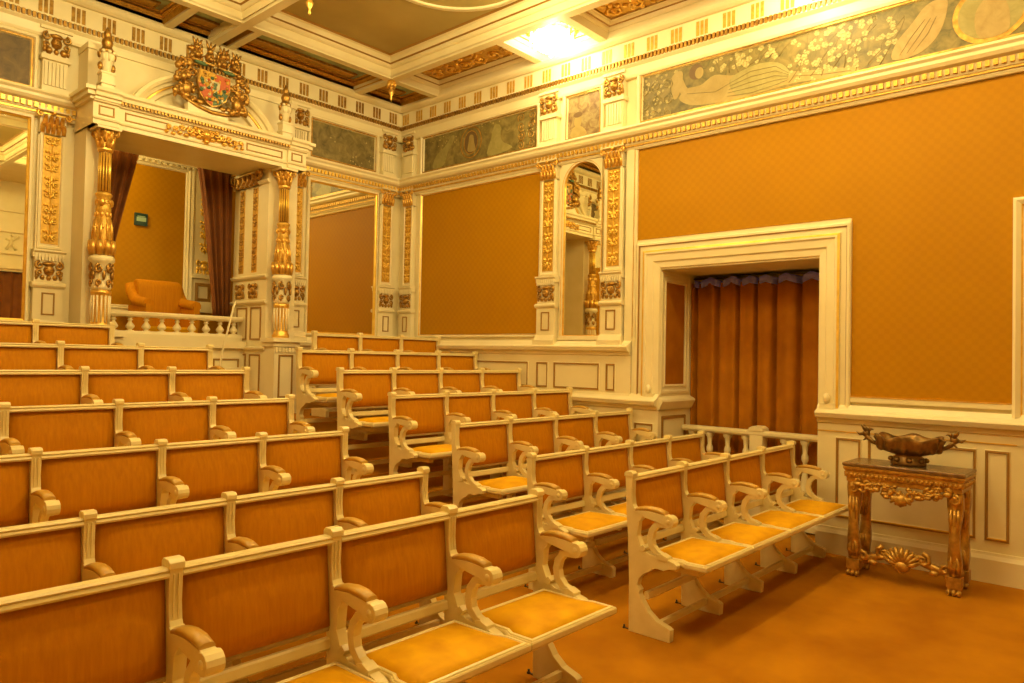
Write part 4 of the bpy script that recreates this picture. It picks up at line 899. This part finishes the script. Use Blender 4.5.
for sg in (-1, 1):
    m = MB(); Y = lambda d: by + sg * (d - .022)
    m.tube([(bx, Y(.22), z0 + .13), (bx, Y(.27), z0 + .15), (bx, Y(.30), z0 + .175), (bx, Y(.315), z0 + .2)], [.014, .016, .018, .014], 8)
    m.sph((bx, Y(.315), z0 + .205), (.018, .03, .026), 8, 6); m.sph((bx, Y(.292), z0 + .24), (.013, .014, .016), 7, 5); m.tube([(bx, Y(.30), z0 + .21), (bx, Y(.294), z0 + .24), (bx, Y(.275), z0 + .245), (bx, Y(.262), z0 + .237)], [.012, .01, .008, .002], 6)
    for q in (-1, 1): m.tube([(bx + q * .006, Y(.315), z0 + .215), (bx + q * .02, Y(.325), z0 + .245), (bx + q * .03, Y(.342), z0 + .272)], [.010, .016, .004], 6, 0, None, .6)
    m.tube([(bx, Y(.335), z0 + .205), (bx, Y(.36), z0 + .20), (bx, Y(.385), z0 + .215)], [.012, .012, .003], 6); m.tube([(bx, Y(.315), z0 + .19), (bx, Y(.32), z0 + .165), (bx, Y(.335), z0 + .155)], [.01, .008, .004], 6)
    part(m, 'handle', 'bronze', root, 'winged bird handle')

# ------------------------------------------------------------------ benches
def bench_proto(p, seats, name):
    """Row of joined folding-theatre seats; local x along the row from the first standard, -y forwards, z from its floor."""
    root = thing(name, 'bench', 'bench', (0, 0, 0)); T = lambda d, z, n: (n, -d, z); tk = .043
    body = [(0, .905), (.006, .914), (.046, .914), (.05, .905), (.047, .79), (.054, .735), (.076, .695), (.118, .68), (.118, .664), (.096, .64), (.088, .56), (.112, .51), (.135, .482), (.17, .468), (.27, .462), (.33, .448), (.35, .436), (.345, .415), (.30, .408), (.262, .392), (.225, .396), (.195, .39), (.168, .366), (.135, .35), (.104, .318), (.094, .275), (.112, .252), (.106, .23), (.128, .19), (.165, .14), (.22, .10), (.295, .078), (.312, .068), (.308, 0), (.04, 0), (.036, .3), (.028, .5), (.012, .7)]
    arm = [(.05, .70), (.085, .69), (.125, .676), (.19, .664), (.245, .655), (.28, .636), (.312, .646), (.322, .676), (.308, .699), (.275, .706), (.235, .708), (.16, .713), (.10, .708), (.06, .72)]
    br = [(.285, .645), (.245, .664), (.195, .652), (.162, .61), (.150, .56), (.162, .505), (.205, .467), (.265, .455), (.27, .478), (.225, .493), (.196, .522), (.187, .56), (.197, .60), (.222, .63), (.275, .632)]
    def standard():
        m = MB(); m.prism(body, -tk / 2, tk / 2, T); m.prism(arm, -tk / 2 - .003, tk / 2 + .003, T); m.prism(br, -tk / 2 + .004, tk / 2 - .004, T)
        m.prism([(.292 + .035 * cos(q * pi / 6), .672 + .035 * sin(q * pi / 6)) for q in range(12)], -tk / 2 - .008, tk / 2 + .008, T)
        m.sph((-tk / 2 - .008, -.292, .672), (.006, .016, .016), 8, 4); m.sph((tk / 2 + .008, -.292, .672), (.006, .016, .016), 8, 4)
        m.prism([(-.004, .895), (-.004, .915), (.008, .926), (.042, .926), (.056, .915), (.056, .895)], -tk / 2 - .004, tk / 2 + .004, T)
        for n in (-1, 1):   # carved fluting on the post face and collars
            m.box((n * .008 - .003, -.05, .72 if n else .7), (n * .008 + .003, -.054, .88))
        m.prism([(.10, .475), (.135, .478), (.15, .50), (.128, .515), (.105, .50)], -tk / 2 - .005, tk / 2 + .005, T); m.prism([(.225, .45), (.29, .447), (.29, .47), (.25, .485), (.22, .478)], -tk / 2 - .004, tk / 2 + .004, T)
        return m
    first = None
    for i in range(seats + 1):
        if first is None:
            s = standard().build('standard', 'cream2', root, .004); first = s
            a = MB(); P = [(.075, .712), (.115, .724), (.165, .730), (.22, .727), (.268, .713)]
            a.loft([[(tk * .62 * cos(q * pi / 5), -d, z + .012 * sin(q * pi / 5) - .002) for q in range(6)] + [(-tk * .5, -d, z - .018), (tk * .5, -d, z - .018)] for d, z in P]); part(a, 'armrest_pad', 'armwood', s, 'amber armrest pad')
            b = MB(); b.lathe((0, .004, 0), [(.010, 0), (.010, .006), (.005, .009), (.005, .014), (.007, .018), (.002, .022)], 8); b.box((-.005, -.04, 0), (.005, .004, .005)); part(b, 'floor_bolt', 'steel', s, 'dark floor bolt')
        else:
            s = copy_tree(first, root); s.location.x = i * p
            for ch in s.children: pass
    h = p / 2; sw = h - tk / 2 - .004
    def seatz(d): return .452 + .004 * (d - .12) / .40
    S = [(-sw, .10), (sw, .10), (sw, .345), (h - .003, .385), (h - .003, .515), (-h + .003, .515), (-h + .003, .385), (-sw, .345)]
    def inset(g): return [(-sw + g, .10 + g), (sw - g, .10 + g), (sw - g, .345 + g * .3), (h - .003 - g, .385 + g * .2), (h - .003 - g, .515 - g), (-h + .003 + g, .515 - g), (-h + .003 + g, .385 + g * .2), (-sw + g, .345 + g * .3)]
    fr = MB(); L = []
    for g, dz in ((.004, -.032), (0, -.024), (0, -.006), (.004, 0), (.010, -.002), (.012, .004), (.022, .006), (.03, -.002)): L.append([(h + x, -d, seatz(d) + dz) for x, d in inset(g)])
    fr.loft(L, True, True, 0, False); frame = part(fr, 'seat', 'cream2', root)
    cu = MB(); nd, nw = 9, 10; V = []
    def hw(d): q = min(1, max(0, (d - .345) / .04)); return (sw + (h - .003 - sw) * q) - .028
    for j in range(nd + 1):
        b_ = j / nd; d = .132 + .355 * b_
        for i in range(nw + 1):
            a_ = i / nw; e = min(1, 5 * min(a_, 1 - a_)) * min(1, 5 * min(b_, 1 - b_)); V.append((h + hw(d) * (2 * a_ - 1), -d, seatz(d) + .003 + .026 * e ** .6 * (.8 + .2 * sin(pi * a_) * sin(pi * b_))))
    V += [(x, y, z - .012 - (.026 if False else 0)) for x, y, z in [V[q] for q in range(len(V))]]
    N = (nd + 1) * (nw + 1)
    for q in range(N): x, y, z = V[N + q]; V[N + q] = (x, y, seatz(-y) - .012)
    Q = [(j * (nw + 1) + i, j * (nw + 1) + i + 1, (j + 1) * (nw + 1) + i + 1, (j + 1) * (nw + 1) + i) for j in range(nd) for i in range(nw)]
    cu.add(V, Q + [tuple(N + k for k in q[::-1]) for q in Q], 0, True)
    bd = list(range(nw + 1)) + [j * (nw + 1) + nw for j in range(1, nd + 1)] + [nd * (nw + 1) + i for i in range(nw - 1, -1, -1)] + [j * (nw + 1) for j in range(nd - 1, 0, -1)]
    for k in range(len(bd)): a, b = bd[k], bd[(k + 1) % len(bd)]; cu.f.append([a, b, N + b, N + a]); cu.mi.append(0); cu.sm.append(False)
    part(cu, 'cushion', 'velvet', frame, 'mustard velvet cushion')
    bk = MB(); z0, z1 = .565, .872; bl = lambda z: .040 - .030 * (z - z0) / (z1 - z0)
    nx, nz = 10, 8
    for sd, off in ((1, .042), (-1, -.014)):
        V = []
        for j in range(nz + 1):
            for i in range(nx + 1):
                a, b = i / nx, j / nz; e = min(1, 6 * min(a, 1 - a)) * min(1, 7 * b, 2.1 * (1 - b)); z = z0 + (z1 - z0) * b
                V.append((tk / 2 + .002 + (p - tk - .004) * a, -(bl(z) + off * (.22 + .78 * e ** .75)), z))
        F_ = [(j * (nx + 1) + i, j * (nx + 1) + i + 1, (j + 1) * (nx + 1) + i + 1, (j + 1) * (nx + 1) + i) for j in range(nz) for i in range(nx)]
        bk.add(V, F_, 0, True)
    N = (nx + 1) * (nz + 1); bd = list(range(nx + 1)) + [j * (nx + 1) + nx for j in range(1, nz + 1)] + [nz * (nx + 1) + i for i in range(nx - 1, -1, -1)] + [j * (nx + 1) for j in range(nz - 1, 0, -1)]
    for k in range(len(bd)): a, b = bd[k], bd[(k + 1) % len(bd)]; bk.f.append([a, b, N + b, N + a]); bk.mi.append(0); bk.sm.append(False)
    back = part(bk, 'backrest', 'back', root, 'ribbed amber velvet backrest')
    rl = MB(); rl.prism([(0, .868), (.047, .868), (.052, .876), (.048, .884), (.044, .886), (.05, .893), (.044, .9), (.008, .9), (0, .893)], tk / 2, p - tk / 2, T); part(rl, 'top_rail', 'cream2', back, 'ivory top rail')
    rl = MB(); rl.prism([(.012, .545), (.042, .545), (.046, .556), (.042, .568), (.012, .568)], tk / 2, p - tk / 2, T); part(rl, 'bottom_rail', 'cream_shaded', back)  # dark lower edge of the backrest, shade painted into the rail colour
    for i in range(1, seats): copy_tree(frame, root).location.x = i * p; copy_tree(back, root).location.x = i * p
    st = MB()
    for i in range(seats):
        x0, x1 = i * p + tk / 2 - .002, (i + 1) * p - tk / 2 + .002
        st.prism([(.022, .478), (.05, .478), (.055, .486), (.05, .515), (.044, .522), (.022, .518)], x0, x1, T); st.prism([(.055, .33), (.08, .33), (.08, .385), (.055, .385)], x0, x1, T)
        st.prism([(.118, .195), (.145, .195), (.15, .205), (.145, .235), (.118, .235)], x0, x1, T); st.prism([(.2, .05), (.225, .05), (.225, .085), (.2, .085)], x0, x1, T)
        st.box((x0 + .06, -.42, .375), (x0 + .10, -.13, .40)); st.box((x1 - .10, -.42, .375), (x1 - .06, -.13, .40))
    part(st, 'stretchers', 'cream2', root)
    return root
ordn = ['front', 'second', 'third', 'fourth', 'fifth', 'sixth', 'rearmost']
pr4 = bench_proto(.62, 4, 'theatre_bench'); pl4 = bench_proto(.60, 4, 'theatre_bench')
pr3 = bench_proto(.606, 3, 'theatre_bench'); pm4 = bench_proto(.606, 4, 'theatre_bench'); pl3 = bench_proto(.60, 3, 'theatre_bench')
G_ = 'mustard velvet theatre benches'
used = set()
for i in range(7):
    for side in 'RL':
        src = ((pr4 if i < 2 else pm4) if side == 'R' else pl4) if i < 6 else (pr3 if side == 'R' else pl3)
        o = src if src.name not in used else copy_tree(src)
        used.add(src.name)
        z = rows_top[i] - .926 if i > 1 else 0.0
        k_ = [1, 1, .978, .985, .985, .972, .972][i] if side == 'R' else 1      # rear right rows sit a little closer so that their ends clear the wall
        x = (xr[i] * k_ + (.606 if i == 6 else 0)) if side == 'R' else xl[i] - 2.4
        o.location = (x, rows_y[i] * k_, lev[i] + .0005 if i > 1 else .0005)
        n = 'three' if i == 6 else 'four'
        where = {('R', 0): 'beside the gilt console table', ('L', 0): 'nearest the camera'}.get((side, i), '')
        blk = 'right-hand block' if side == 'R' else 'left-hand block'
        lab = f'{n}-seat ivory and mustard velvet bench, {ordn[i]} row of the {blk}'
        if where: lab = f'{n}-seat ivory bench, {ordn[i]} row {"right" if side == "R" else "left"} of the aisle, {where}'
        tag(o, lab, 'bench', G_)

# ------------------------------------------------------------------ camera, light, view
f_, yaw, pitch, roll = 729.2, math.radians(41.891), math.radians(1.2155), math.radians(1.151)
fw = Vector((cos(pitch) * cos(yaw), cos(pitch) * sin(yaw), sin(pitch))); r0 = fw.cross(Vector((0, 0, 1))).normalized(); u0 = r0.cross(fw)
rr = r0 * cos(roll) + u0 * sin(roll); uu = u0 * cos(roll) - r0 * sin(roll)
cam = bpy.data.cameras.new('camera'); cam.sensor_width = 36; cam.lens = 36 * f_ / 1024; cam.clip_start = .05
co = bpy.data.objects.new('camera', cam); col.objects.link(co)
co.matrix_world = Matrix(((rr.x, uu.x, -fw.x, 0), (rr.y, uu.y, -fw.y, 0), (rr.z, uu.z, -fw.z, 1.585), (0, 0, 0, 1)))
bpy.context.scene.camera = co
def point(name, loc, e, size=.15, color=LC):
    l = bpy.data.lights.new(name, 'POINT'); l.energy = e; l.color = color; l.shadow_soft_size = size
    o = bpy.data.objects.new(name, l); col.objects.link(o); o.location = loc; return o
# added fill lights, no fixtures, over the seats and stage front, above the frame
for loc, e in (((4.6, 2.2, 4.9), 85), ((2.3, 2.2, 4.9), 85), ((4.6, .2, 4.9), 85), ((2.0, .2, 4.9), 95), ((2.4, 5.3, 4.6), 70), ((4.6, 4.3, 4.75), 62)):
    point('fill_light', loc, e, .2)
point('box_light', (2.6, 8.75, 3.85), 40, .1)
w = bpy.data.worlds.new('world'); bpy.context.scene.world = w; w.use_nodes = True
w.node_tree.nodes['Background'].inputs[0].default_value = (.9, .7, .4, 1); w.node_tree.nodes['Background'].inputs[1].default_value = .05
vs = bpy.context.scene.view_settings; vs.view_transform = 'Standard'; vs.look = 'None'; vs.gamma = 1; vs.use_curve_mapping = False; vs.exposure = 0.08
bpy.context.scene.cycles.max_bounces = 8; bpy.context.scene.cycles.use_denoising = True; bpy.context.scene.cycles.sample_clamp_indirect = 6
